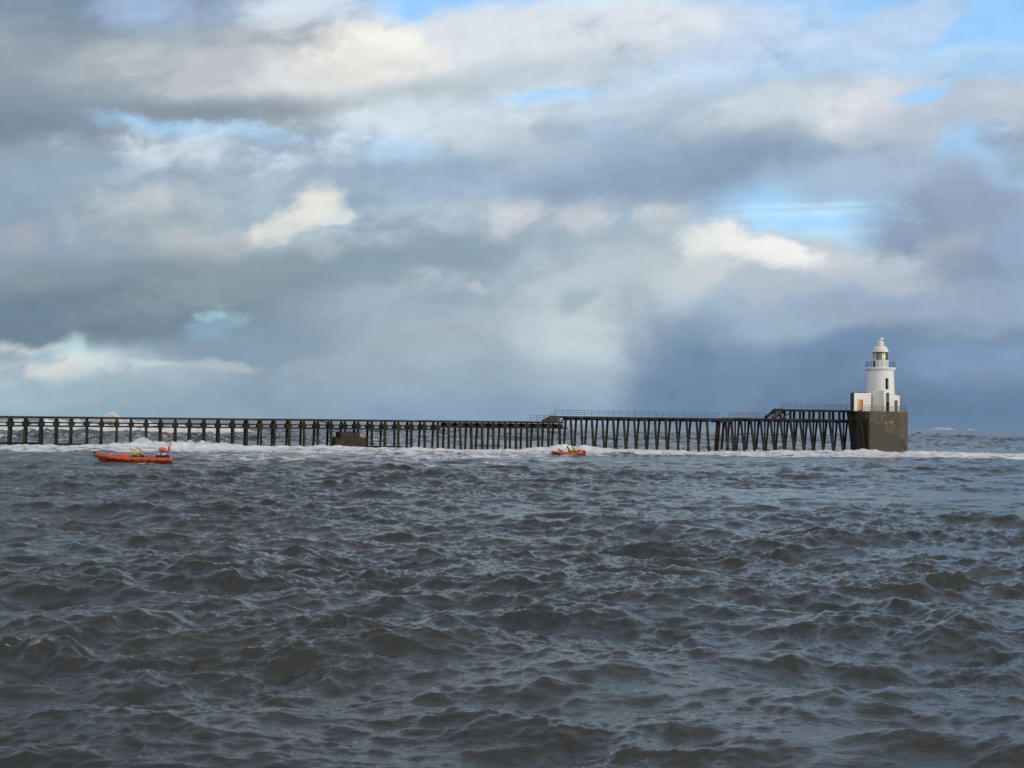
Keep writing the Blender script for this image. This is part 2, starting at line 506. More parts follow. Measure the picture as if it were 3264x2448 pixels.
def sample(oc, X, Y, ang):
    H, Dx, Dy, L, N = oc
    c, s = math.cos(ang), math.sin(ang)
    a = (X * c + Y * s) / L * N; b = (-X * s + Y * c) / L * N
    ia = np.floor(a); ib = np.floor(b)
    fa = (a - ia).astype(np.float32); fb = (b - ib).astype(np.float32)
    ia = ia.astype(np.int64) % N; ib = ib.astype(np.int64) % N
    ja = (ia + 1) % N; jb = (ib + 1) % N
    r = []
    for A in (H, Dx, Dy):
        r.append((A[ia, ib] * (1 - fa) + A[ja, ib] * fa) * (1 - fb) + (A[ia, jb] * (1 - fa) + A[ja, jb] * fa) * fb)
    return r[0], r[1] * c - r[2] * s, r[1] * s + r[2] * c

CHOP = ocean(1024, 127.0, 2 * math.pi / 7.6, 0.10, R(-101), 11, 2 * math.pi / 0.40, 4.1)
RIP = ocean(1024, 37.0, 2 * math.pi / 1.7, 0.05, R(-92), 23, 2 * math.pi / 0.09, 3.65)
SWELL = ocean(512, 900.0, 2 * math.pi / 34.0, 0.15, R(-80), 5, 2 * math.pi / 6.0)
LUMP = ocean(512, 260.0, 2 * math.pi / 12.0, 1.0, 0.0, 41, 2 * math.pi / 1.0)
GUST = ocean(256, 1400.0, 2 * math.pi / 90.0, 1.0, 0.0, 77, 2 * math.pi / 20.0)

def sstep(x, a, b):
    t = np.clip((x - a) / (b - a), 0, 1)
    return t * t * (3 - 2 * t)

def build_water():
    rows = [2.0]
    while rows[-1] < 12: rows.append(rows[-1] * 1.03)
    while rows[-1] < 330: rows.append(rows[-1] + max(0.028, rows[-1] * 0.0025))
    while rows[-1] < 900: rows.append(rows[-1] * 1.0035)
    while rows[-1] < 60000: rows.append(rows[-1] * 1.02)
    rr = np.array(rows)
    fine = np.linspace(R(-24.5), R(24.5), 720)
    side_ = np.linspace(R(24.5), R(52), 270)[1:]            # nearly as fine well outside the picture
    coarse = np.linspace(R(52), R(308), 60)[1:-1]
    aa = np.concatenate([-side_[::-1], fine, side_, coarse])
    nr, na = len(rr), len(aa)
    Rr, Aa = np.meshgrid(rr, aa, indexing='ij')
    X = (Rr * np.sin(Aa)).ravel(); Y = (Rr * np.cos(Aa)).ravel(); r = Rr.ravel()
    nn = X * NV.x + Y * NV.y - D0          # signed distance behind the pier line
    ss = X * AV.x + Y * AV.y
    lump = sample(LUMP, X, Y, 0.3)[0]
    lump2 = sample(LUMP, X * 3.1, Y * 3.1, 1.1)[0]
    gust = sample(GUST, X, Y, 0.5)[0]
    far = 1 - sstep(r, 900, 4000)
    back = sstep(nn, 8, 60)                # open sea behind the pier
    a_ch = 0.108 * (1 + 0.25 * gust) * (1 + 0.2 * back) * far
    h, dx, dy = sample(CHOP, X, Y, 0.15)
    z = h * a_ch; px_ = dx * a_ch * 0.9; py_ = dy * a_ch * 0.9
    a_r = 0.028 * np.clip(1 + 0.42 * gust + .38 * lump, .22, 2.1) * (1 - sstep(r, 90, 230))
    h, dx, dy = sample(RIP, X, Y, 0.8)
    z += h * a_r; px_ += dx * a_r * .35; py_ += dy * a_r * .35
    a_s = (0.16 + 0.12 * back) * (1 - sstep(r, 6000, 20000))
    h, dx, dy = sample(SWELL, X, Y, 0.0)
    z += h * a_s; px_ += dx * a_s; py_ += dy * a_s
    # broken water heaped in front of the piles
    rough = sample(LUMP, X * 6.3, Y * 6.3, 2.0)[0]
    heap = np.clip(0.30 + 0.10 * lump + 0.07 * lump2 + 0.035 * rough, 0, 1.0) * np.exp(-((nn + 8) / 7.0) ** 2)
    for (pxs, n_s, hs, ws) in SPLASH:
        sc_ = s_of(pxs)
        heap += hs * np.exp(-((ss - sc_) / ws) ** 2) * np.exp(-((nn - n_s) / 4.0) ** 2) * np.clip(1 + .16 * lump2 + .08 * rough, .5, 1.5)
    z += heap
    # single steep waves crossing the near water
    ridge_foam = np.zeros_like(z)
    for (ax, ay), (bx_, by_), amp, W_, st in RIDGES:
        L_ = math.hypot(bx_ - ax, by_ - ay); ux, uy = (bx_ - ax) / L_, (by_ - ay) / L_
        t_ = ((X - ax) * ux + (Y - ay) * uy); d_ = (-(X - ax) * uy + (Y - ay) * ux) + .25 * lump2 * W_ + .35 * W_ * np.sin(t_ * 1.1)
        env = sstep(t_, -1.0, 1.2) * (1 - sstep(t_, L_ - 1.2, L_ + .6))
        z += amp * env * np.where(d_ < 0, np.exp(-(d_ / (.55 * W_)) ** 2), np.exp(-(d_ / (1.7 * W_)) ** 2))
        ridge_foam = np.maximum(ridge_foam, st * env * np.exp(-((d_ + .06 * W_) / (.24 * W_)) ** 2))
    # surf lines out at sea
    crest = np.zeros_like(z); wall = np.zeros_like(z)
    for (n0, amp, wd, s_lo, s_hi, fo, wob) in SURF:
        env = sstep(ss, s_lo, s_lo + 25) * (1 - sstep(ss, s_hi - 40, s_hi))
        c0 = nn - n0 - wob * gust - 3.0 * lump
        prof = np.where(c0 < 0, np.exp(-(c0 / (wd * .5)) ** 2), np.exp(-(c0 / (wd * 1.6)) ** 2))
        hgt = amp * env * prof * (1 + 0.22 * lump + 0.10 * lump2)
        z += hgt
        if fo > 0: wall = np.maximum(wall, fo * env * np.exp(-((c0 + wd * .15) / (wd * .55)) ** 2))
    # foam cover 0..1
    f = np.zeros_like(z)
    fw = np.clip(34 + 15 * gust + 9 * lump, 16, 50)
    f = np.maximum(f, np.clip(.75 + .15 * lump + .10 * lump2, .45, 1) * sstep(nn, -fw * .62, -fw * .22) * (1 - sstep(nn, 2 + 2 * lump, 16)))
    mid_env = .30 + .70 * sstep(ss, -2, 14) * (1 - sstep(ss, 60, 96))
    f = np.maximum(f, 0.66 * mid_env * sstep(nn, -fw * 2.7, -fw * 1.5) * (1 - sstep(nn, 8, 20)))
    f = np.maximum(f, 0.74 * sstep(nn, -fw * 1.6, -fw * .6) * (1 - sstep(nn, 8, 20)))
    f = np.maximum(f, 0.50 * sstep(nn, -125, -50) * (1 - sstep(nn, 0, 40)) * (1 - 0.7 * sstep(ss, 40, 110)))
    f = np.maximum(f, 0.52 * sstep(nn, 6, 20) * (1 - sstep(nn, 120, 260)))
    ed = nn + 0.0
    f = np.maximum(f, np.clip(.66 + .14 * lump + .10 * lump2, .4, 1) * sstep(ss, 120, 150) * sstep(ed, -62 + 6 * lump, -40 + 6 * lump) * (1 - sstep(ed, -8, 12)) )
    f = np.maximum(f, wall)
    f = np.maximum(f, ridge_foam)
    f = np.maximum(f, 1.05 * sstep(heap, .10, .30))
    # whitecaps: only the steepest crests
    hh = sample(CHOP, X, Y, 0.15)[0]
    cap = sstep(hh, 2.1, 3.0) * sstep(gust, -0.3, 1.2)
    for (fx, fy, rad, st) in FLECKS:
        f = np.maximum(f, st * np.exp(-(((X - fx) / rad) ** 2 + ((Y - fy) / (rad * 1.8)) ** 2)) * sstep(hh, -0.9, 0.8))
    for (fx, fy, rx, ry, st) in WASH:
        f = np.maximum(f, st * np.exp(-(((X - fx) / rx) ** 2 + ((Y - fy) / ry) ** 2)))
    X = X + px_; Y = Y + py_
    co = np.stack([X, Y, z], 1).astype(np.float32)
    i = np.arange(nr - 1)[:, None] * na + np.arange(na)[None, :]
    j = np.arange(nr - 1)[:, None] * na + (np.arange(na)[None, :] + 1) % na
    quads = np.stack([i, j, j + na, i + na], -1).reshape(-1, 4)[:, ::-1]
    me = bpy.data.meshes.new('water')
    nv, nf = len(co), len(quads)
    me.vertices.add(nv); me.vertices.foreach_set('co', co.ravel())
    me.loops.add(nf * 4); me.loops.foreach_set('vertex_index', quads.ravel().astype(np.int32))
    me.polygons.add(nf); me.polygons.foreach_set('loop_start', np.arange(0, nf * 4, 4, dtype=np.int32))
    me.polygons.foreach_set('use_smooth', np.ones(nf, dtype=bool))
    me.update(calc_edges=True)
    at_ = me.attributes.new('foam', 'FLOAT', 'POINT')
    at_.data.foreach_set('value', f.astype(np.float32))
    o = bpy.data.objects.new('water', me); C.objects.link(o)
    tag(o, 'choppy grey brown sea with white foam streaks', kind='structure')
    m, q, b = material('sea_water', 0.08, 0.5)
    b.inputs['IOR'].default_value = 1.42
    pos = q.n('ShaderNodeNewGeometry').outputs['Position']
    att = q.n('ShaderNodeAttribute', attribute_name='foam').outputs['Fac']
    n1 = q.noise(q.mapping(pos, scale=(1.3, 1, 1)), 0.55, 8, 0.68, 0.6)
    n2 = q.noise(pos, 5.0, 5, 0.65)
    nn_ = q.math('ADD', q.math('MULTIPLY', n1, 0.62), q.math('MULTIPLY', q.noise(q.mapping(pos, scale=(1.5, 1, 1)), 3.2, 7, 0.7, 0.8), 0.38))
    thr = q.math('SUBTRACT', 0.80, q.math('MULTIPLY', att, 0.52))
    d = q.math('SUBTRACT', nn_, thr)
    fo = q.smooth(d, -0.03, 0.10)
    nb = q.noise(q.mapping(pos, scale=(2, 1, 1)), 0.06, 3, 0.5)
    body = q.mix(q.smooth(nb, 0.35, 0.65), (0.023, 0.027, 0.027, 1), (0.032, 0.031, 0.026, 1))
    fc = q.mix(q.smooth(n2, 0.3, 0.7), (0.60, 0.63, 0.67, 1), (0.82, 0.84, 0.86, 1))
    q.l(q.mix(fo, body, fc), b.inputs['Base Color'])
    ln = q.n('ShaderNodeVectorMath', operation='LENGTH'); q.l(pos, ln.inputs[0])
    ro = q.smooth(ln.outputs['Value'], 30, 500, 0.05, 0.22, 'LINEAR')
    q.l(q.math('ADD', ro, q.math('MULTIPLY', fo, 0.6), clamp=True), b.inputs['Roughness'])
    q.l(q.math('SUBTRACT', 0.5, q.math('MULTIPLY', fo, 0.45)), b.inputs['Specular IOR Level'])
    mus = q.math('ADD', q.noise(q.mapping(pos, scale=(2.4, 1, 1)), 5.0, 6, 0.65), q.noise(q.mapping(pos, rot=R(24), scale=(2.8, 1, 1)), 2.2, 5, 0.6))
    bp = q.n('ShaderNodeBump'); bp.inputs['Distance'].default_value = 0.06
    q.l(q.smooth(ln.outputs['Value'], 15, 200, 0.42, 0.5, 'LINEAR'), bp.inputs['Strength'])
    q.l(q.math('ADD', mus, q.math('MULTIPLY', fo, 0.7)), bp.inputs['Height'])
    q.l(bp.outputs[0], b.inputs['Normal'])
    me.materials.append(m)
    return o

# surf: (distance behind the pier, height, width, from s, to s, foam, wander)
SURF = [
    (70, 1.25, 12, -300, 78, 0.0, 9),
    (185, 2.1, 22, -300, 62, 1.2, 7),
    (265, 2.6, 30, -300, 40, 1.15, 8),
    (150, 0.9, 16, -60, 300, 0.0, 10),
    (300, .9, 30, 60, 500, 0.25, 14),
    (430, 1.0, 34, 100, 700, 0.30, 16),
    (520, 1.5, 40, 440, 550, 0.5, 6),
]
SPLASH = [(470, -6, .42, 9), (570, -6, .36, 10), (650, -7, .26, 9), (1715, -6, .26, 7), (1765, -6, .22, 6), (1830, -6, .2, 8), (2600, -6, .12, 12), (2960, -14, .12, 16)]
def ground_at(px, py):
    d = ray(px, py); t = EYE / -d.z
    return d.x * t, d.y * t
FLECKS = [ground_at(px, py) + (rad, st) for px, py, rad, st in (
    (250, 2150, .9, .55), (330, 2235, .7, .56), (2550, 2150, 1.1, .50), (2330, 2200, 1.0, .50), (3000, 2290, .9, .54), (3150, 2350, .8, .54), (2850, 2270, .9, .5), (600, 1800, 2.2, .5), (700, 1830, 1.8, .48))]
def wash(px, Y, rx, ry, st):
    p = at(px, horizon(px), Y); return (p.x, Y, rx, ry, st)
RIDGES = [(ground_at(-120, 2175), ground_at(500, 1985), .36, 1.0, .48), (ground_at(690, 1890), ground_at(1090, 1745), .26, 1.1, .5),
          (ground_at(-60, 1905), ground_at(520, 1850), .24, 1.2, .45), (ground_at(2880, 1925), ground_at(3180, 2075), .20, 1.0, .35),
          (ground_at(2480, 2245), ground_at(2800, 2290), .20, .8, .5), (ground_at(1480, 2330), ground_at(1840, 2290), .22, .9, .4)]
WASH = [wash(570, 153, 1.8, 1.8, .98), wash(640, 154, 3.2, 1.8, .74), wash(440, 150.3, 4.6, .9, .74), wash(318, 151, 1.2, 1.2, .85),
        wash(1875, 222, 1.8, 2.4, .95), wash(1915, 223, 2.6, 2.6, .74), wash(1805, 220, 3.2, 1.6, .72), wash(1748, 221, 1.2, 1.6, .8)]
water = build_water()

# ------------------------------------------------------------------ the timber piers
def jit(a): return rnd.uniform(-a, a)
def add_pile(par, p0, p1, w, name='pile', m='pile'):
    mb = MB()
    p0, p1 = Vector(p0), Vector(p1)
    mid_ = p0.lerp(p1, .5) + Vector((jit(.03), jit(.03), 0))
    a = w * rnd.uniform(.94, 1.06)
    mb.bar(p0, p1, a, a, AV)
    o = mb.build(name, M[m], par, bevel=0.03)
    return o
def add_beam(par, name, s0, s1, n, z0, z1, w, h, m='beam', wob=0.02):
    """a beam along the pier made of butted lengths that do not line up perfectly"""
    mb = MB()
    L = max(1, round(abs(s1 - s0) / 9.0))
    for i in range(L):
        a, b = i / L, (i + 1) / L
        j0, j1 = jit(wob), jit(wob)
        mb.bar(q3(s0 + (s1 - s0) * a + .004, n, z0 + (z1 - z0) * a + j0), q3(s0 + (s1 - s0) * b - .004, n, z0 + (z1 - z0) * b + j1), w, h, NV)
    return mb.build(name, M[m], par)
def add_railing(par, pts, h=1.08, step=1.5, m='steel', rails=(1.0, .66, .34), r=.028, name='railing', skip=()):
    """one run of posts and rails along world points"""
    mb = MB()
    for i in range(len(pts) - 1):
        p, q = Vector(pts[i]), Vector(pts[i + 1])
        for f in rails:
            mb.tube([p + Vector((0, 0, h * f)), q + Vector((0, 0, h * f))], r * .85, 6)
        k = max(1, round((q - p).length / step))
        for j in range(k + (1 if i == len(pts) - 2 else 0)):
            if j in skip: continue
            b = p.lerp(q, j / k)
            lean = Vector((jit(.03), jit(.03), 0))
            mb.tube([b, b + Vector((0, 0, h)) + lean], r, 6)
    return mb.build(name, M[m], par)

# --- long low pier -------------------------------------------------------
lowp = thing('timber_pier', 'long low timber pier on paired upright piles, running out past the concrete block', 'pier', tuple(q3(0, 2, 0)))
def zdeck_low(s):                # deck height eases up to the right
    t = (s - s_of(0)) / (s_of(1780) - s_of(0))
    return 4.98 + 0.36 * t
first = [31 + 49.0 * i for i in range(-2, 0)]
front_px = first + [31, 80, 130, 178, 227, 276, 324, 372, 419, 466, 513, 560, 605, 651, 697, 743, 787, 831, 875, 922, 968, 1012, 1056, 1099, 1141, 1184, 1228, 1270, 1311, 1353, 1395]
short_px = [1430, 1466, 1501, 1537, 1573, 1609, 1644, 1679, 1714, 1749, 1783]
NF_T, NF_B, NR_T, NR_B = 0.55, -0.15, 4.3, 5.1
bents_a = [s_of(p, NF_T) for p in front_px]
bents_b = [s_of(p, NF_T) for p in short_px]
s_end_a = bents_a[-1] + .45
s_end_b = bents_b[-1] + .75
block_lo, block_hi = s_of(1068), s_of(1172)
for i, s in enumerate(bents_a + bents_b):
    zd = zdeck_low(s)
    short = i >= len(bents_a)
    zc = zd - (1.12 if not short else .78)      # centre of the cross head
    cut = block_lo - 1 < s < block_hi + 1
    ztop = zd - .30
    s1, s2 = s + jit(.05), s + jit(.05)
    add_pile(lowp, q3(s1 + jit(.14), NF_B + jit(.12), -1.6), q3(s1, NF_T, ztop), .42)
    add_pile(lowp, q3(s2 + jit(.16), NR_B + jit(.2), -1.6), q3(s2, NR_T, ztop), .37)
    # cross head: a stout six-sided baulk spanning the two piles
    mb = MB()
    hw, ht, hb = (.48, .30, .40)
    ring = [(-.50, -.22), (.50, -.22), (.56, .0), (.50, .42), (-.50, .42), (-.56, .0)] if short else [(-hw, -.12), (-.30, -hb - .05), (.30, -hb - .05), (hw, -.12), (hw * .95, .12), (.29, .12 + ht), (-.29, .12 + ht), (-hw * .95, .12)]
    jz = jit(.03)
    vs = [q3(s + x, NF_T - .46, zc + z + jz) for x, z in ring] + [q3(s + x, NR_T + .46, zc + z + jz) for x, z in ring]
    m_ = len(ring)
    mb.add(vs, [tuple(range(m_)), tuple(range(2 * m_ - 1, m_ - 1, -1))] + [(k, (k + 1) % m_, m_ + (k + 1) % m_, m_ + k) for k in range(m_)])
    mb.build('cross_head', M['beam'], lowp)
z0, z1 = zdeck_low(bents_a[0]), zdeck_low(s_end_a)
zE = zdeck_low(s_end_b)
for n, side in ((NF_T - .38, 0), (NR_T + .38, 1)):
    add_beam(lowp, 'edge_beam', bents_a[0], s_end_b, n, z0 - .14, zE - .14, .24, .26)
    add_beam(lowp, 'walkway_beam', bents_a[0], s_end_a, n, z0 - .98, z1 - .98, .22, .22)
    add_beam(lowp, 'lower_beam', bents_a[0], s_end_a, n, z0 - 1.56, z1 - 1.56, .26, .24)
    add_beam(lowp, 'lower_beam', s_end_a + .3, s_end_b + .7, n, z1 - 1.12, zE - 1.12, .28, .30)
mb = MB()
L = s_end_b - bents_a[0]
k = int(L / .42)
for i in range(k):
    s = bents_a[0] + L * (i + .5) / k
    z = zdeck_low(s) + .045 + jit(.012)
    mb.bar(q3(s, NF_T - .48 + jit(.04), z), q3(s, NR_T + .48 + jit(.04), z), .36, .07, AV)
mb.build('deck', M['deck'], lowp)
# low waling timbers just over the water and a slipped brace
def waling(pa, pb, n, z):
    mb = MB(); mb.bar(q3(s_of(pa), n, z), q3(s_of(pb), n, z), .3, .34, NV); mb.build('waling', M['pile'], lowp)
waling(172, 284, NF_B + .5, .42); waling(560, 700, NR_B - .5, .30); waling(690, 1062, NF_B + .5, .36); waling(1180, 1300, NR_B - .5, .4); waling(-40, 130, NR_B - .5, .45)
mb = MB(); mb.bar(q3(s_of(1016), NF_T - .65, 5.0), q3(s_of(1046), NF_T - .65, 4.55), .16, .2, NV); mb.build('brace', M['beam'], lowp)
# railing by the steps
sa, sb = s_of(1709, NF_T), s_of(1756, NF_T)
add_railing(lowp, [q3(sa, NF_T - .2, zE + .08), q3(sb, NF_T - .2, zE + .08)], step=1.25)
add_railing(lowp, [q3(sa, NR_T + .2, zE + .08), q3(sb, NR_T + .2, zE + .08)], step=1.25)

# --- concrete block under the low pier -----------------------------------
blk = thing('concrete_block', 'stepped dark concrete block standing among the pier piles', 'block', tuple(q3((block_lo + block_hi) / 2, 2.5, 0)))
s0, s1 = s_of(1070, -.9), s_of(1169, -.9)
zt = z_of(1110, 1395, -.9); zu = z_of(1110, 1378, -.6)
mb = MB(); mb.hexa([q3(s0, -.9, -2), q3(s1, -.9, -2), q3(s1, 5.9, -2), q3(s0, 5.9, -2)], [q3(s0 + .05, -.85, zt), q3(s1 - .05, -.85, zt), q3(s1 - .05, 5.8, zt), q3(s0 + .05, 5.8, zt)])
mb.build('lower_tier', M['blockc'], blk, bevel=.06)
s0, s1 = s_of(1086, -.5), s_of(1148, -.5)
mb = MB(); mb.hexa([q3(s0, -.5, zt + .002), q3(s1, -.5, zt + .002), q3(s1, 5.4, zt + .002), q3(s0, 5.4, zt + .002)], [q3(s0, -.5, zu), q3(s1, -.5, zu), q3(s1, 5.4, zu), q3(s0, 5.4, zu)])
mb.build('upper_tier', M['blockc'], blk, bevel=.05)

# --- raised middle jetty -------------------------------------------------
midp = thing('timber_pier', 'single deck timber jetty raised on V shaped piles, with a thin grey railing', 'pier', tuple(q3(s_of(2060), 2.5, 0)))
mid_px = [1819, 1852, 1886, 1920, 1954, 1988, 2021, 2054, 2087, 2121, 2155, 2188, 2220, 2253]
MF_T, MF_B, MR_T, MR_B = 1.05, -.5, 4.0, 5.45
def zdeck_mid(s):
    t = (s - s_of(1765)) / (s_of(2340) - s_of(1765))
    return 6.36 + .06 * t
sm0, sm1 = s_of(1766, MF_T), s_of(2335, MF_T)
bm_ = [s_of(p, MF_T) for p in mid_px]
extra = [(s_of(2313, MF_T), True), (s_of(2287, MR_T), False)]
for s in bm_:
    zd = zdeck_mid(s)
    add_pile(midp, q3(s + jit(.10), MF_B, -1.6), q3(s, MF_T, zd - .28), .36)
    add_pile(midp, q3(s + jit(.10), MR_B, -1.6), q3(s, MR_T, zd - .28), .34)
    mb = MB()
    mb.bar(q3(s, MF_T - .5, zd - .46), q3(s, MR_T + .5, zd - .46), .86, .36, AV)
    mb.build('cross_head', M['beam'], midp, bevel=.03)
for s, front in extra:
    zd = zdeck_mid(s)
    n0, n1 = (MF_B, MF_T) if front else (MR_B, MR_T)
    add_pile(midp, q3(s + .1, n0, -1.6), q3(s, n1, zd - .62), .44)
    add_pile(midp, q3(s + (.1 if front else 1.6), (MR_B if front else MF_B), -1.6), q3(s + (0 if front else 1.6), (MR_T if front else MF_T), zd - .62), .42)
for n in (MF_T - .42, MR_T + .42):
    add_beam(midp, 'edge_beam', sm0, sm1, n, zdeck_mid(sm0) - .13, zdeck_mid(sm1) - .13, .24, .28)
    add_beam(midp, 'trestle_beam', s_of(2288, MF_T), s_of(2334, MF_T), n, zdeck_mid(sm1) - .50, zdeck_mid(sm1) - .50, .32, .42)
add_beam(midp, 'bridging_beam', s_of(1786, MF_T), s_of(1815, MF_T), MF_T - .3, 5.62, 5.86, .2, .26)
mb = MB()
L = sm1 - sm0; k = int(L / .42)
for i in range(k):
    s = sm0 + L * (i + .5) / k
    z = zdeck_mid(s) + .045 + jit(.012)
    mb.bar(q3(s, MF_T - .52 + jit(.03), z), q3(s, MR_T + .52 + jit(.03), z), .36, .07, AV)
mb.build('deck', M['deck'], midp)
# sloping steps down to the low pier, standing on a boarded trestle
st0, st1 = s_of(1738, NF_T), s_of(1768, NF_T)
zl, zh = zdeck_low(st0) + .09, zdeck_mid(sm0) + .08
mb = MB()
for n in (NF_T - .3, 2.6):
    mb.bar(q3(st0, n, zl + .02), q3(st1, n, zh - .02), .12, .34, NV)
    mb.add([q3(st0 + .5, n + .08, zl), q3(st1 + .9, n + .08, zl), q3(st1 + .9, n + .08, zh - .1), q3(st1 - .1, n + .08, zh - .2), q3(st0 + .5, n + .14, zl), q3(st1 + .9, n + .14, zl), q3(st1 + .9, n + .14, zh - .1), q3(st1 - .1, n + .14, zh - .2)],
           [(0, 1, 2, 3), (7, 6, 5, 4), (0, 4, 5, 1), (1, 5, 6, 2), (2, 6, 7, 3), (3, 7, 4, 0)])
for i in range(9):
    t = (i + .5) / 9
    mb.bar(q3(st0 + (st1 - st0) * t, NF_T - .2, zl + (zh - zl) * t + .1), q3(st0 + (st1 - st0) * t, 2.5, zl + (zh - zl) * t + .1), .28, .05, AV)
mb.build('steps', M['deck'], midp)
add_railing(midp, [q3(st0, NF_T - .3, zl + .1), q3(st1, NF_T - .3, zh + .1)], step=1.2)
RB = zdeck_mid(sm0) + .08
for n in (MF_T - .45, MR_T + .45):
    a = s_of(1769, n); b = s_of(2292, n)
    add_railing(midp, [q3(a, n, RB), q3(b, n, RB + .05)], step=1.42)

# --- two storey jetty next to the lighthouse ------------------------------
hip = thing('timber_pier', 'two storey timber jetty on dense fans of piles beside the lighthouse base', 'pier', tuple(q3(s_of(2520), 3, 0)))
hi_px = [2361, 2392.5, 2424, 2456, 2487.5, 2519, 2550, 2580, 2612, 2644, 2675, 2709, 2742]
HF_T, HF_B, HM, HR_T, HR_B = 1.0, -1.35, 3.5, 6.2, 7.7
ZL = 6.55                        # lower deck
ZU = 8.36                        # upper deck
bh = [s_of(p, HF_T) for p in hi_px]
s_up = s_of(2487, HF_T)          # the upper deck starts here
s_lo0, s_hi1 = s_of(2338, HF_T), bh[-1] + 1.2
for i, s in enumerate(bh):
    up = s > s_up - .5
    zt = ZU - .3 if up else ZL - .1
    add_pile(hip, q3(s + jit(.06), HF_B, -1.6), q3(s, HF_T, ZL - .3), .38)
    add_pile(hip, q3(s + jit(.06), HR_B, -1.6), q3(s, HR_T, ZL - .3), .34)
    add_pile(hip, q3(s + jit(.04), HM, -1.6), q3(s, HM, ZL - .3), .26)
    mb = MB()
    mb.bar(q3(s, HF_T - .5, ZL - .44), q3(s, HR_T + .5, ZL - .44), .76, .26, AV)
    mb.build('cross_head', M['beam'], hip, bevel=.03)
    if up:
        for n in (HF_T, HM):
            mb = MB(); mb.bar(q3(s + jit(.05), n, ZL - .2), q3(s, n, ZU - .3), .40, .36, AV); mb.build('upper_post', M['beam'], hip, bevel=.03)
add_pile(hip, q3(s_of(2344), HR_B - 1, -1.6), q3(s_of(2343), HR_T - 1, ZL - .3), .4)
for n in (HF_T - .4, HR_T + .4):
    add_beam(hip, 'lower_edge_beam', s_lo0, s_hi1, n, ZL - .16, ZL - .16, .24, .30)
for n in (HF_T - .4, HM + .4):
    add_beam(hip, 'upper_edge_beam', s_up, s_hi1, n, ZU - .16, ZU - .16, .24, .34)
def planks(par, name, a, b, n0, n1, z):
    mb = MB(); k = int((b - a) / .42)
    for i in range(k):
        s = a + (b - a) * (i + .5) / k
        mb.bar(q3(s, n0 + jit(.03), z + jit(.012)), q3(s, n1 + jit(.03), z + jit(.012)), .36, .07, AV)
    mb.build(name, M['deck'], par)
planks(hip, 'lower_deck', s_lo0, s_hi1, HF_T - .5, HR_T + .5, ZL + .045)
planks(hip, 'upper_deck', s_up - .1, s_hi1, HF_T - .5, HM + .5, ZU + .06)
a0, a1 = s_of(2458, HF_T), s_of(2487, HF_T)
mb = MB()
for n in (HF_T - .3, HM + .3):
    mb.bar(q3(a0, n, ZL + .1), q3(a1 + .4, n, ZU + .0), .14, .62, NV)
    mb.bar(q3(a0 + 2.2, n + .2, ZL + .1), q3(a1 + 2.4, n + .2, ZU - .3), .14, .26, NV)
for i in range(9):
    t = (i + .5) / 9
    mb.bar(q3(a0 + (a1 - a0) * t, HF_T - .2, ZL + .15 + (ZU - ZL) * t + .12), q3(a0 + (a1 - a0) * t, HM + .2, ZL + .15 + (ZU - ZL) * t + .12), .28, .05, AV)
mb.build('steps', M['deck'], hip)
add_railing(hip, [q3(s_of(2318, HF_T), HF_T - .45, ZL + .09), q3(s_of(2415, HF_T), HF_T - .45, ZL + .09)], step=1.75, r=.034)
add_railing(hip, [q3(s_of(2434, HF_T), HF_T - .45, ZL + .09), q3(s_of(2452, HF_T), HF_T - .45, ZL + .09)], step=.9, rails=(.6,))
add_railing(hip, [q3(s_of(2330, HR_T), HR_T + .45, ZL + .09), q3(s_of(2440, HR_T), HR_T + .45, ZL + .09)], step=1.75)
add_railing(hip, [q3(a0 + .4, HF_T - .35, ZL + .2), q3(a1, HF_T - .35, ZU + .1)], step=1.6, rails=(1.0,))
add_railing(hip, [q3(s_of(2490, HF_T), HF_T - .45, ZU + .1), q3(s_of(2714, HF_T), HF_T - .45, ZU + .1)], step=1.32)
add_railing(hip, [q3(s_of(2500, HM), HM + .45, ZU + .1), q3(s_of(2706, HM), HM + .45, ZU + .1)], step=1.32)

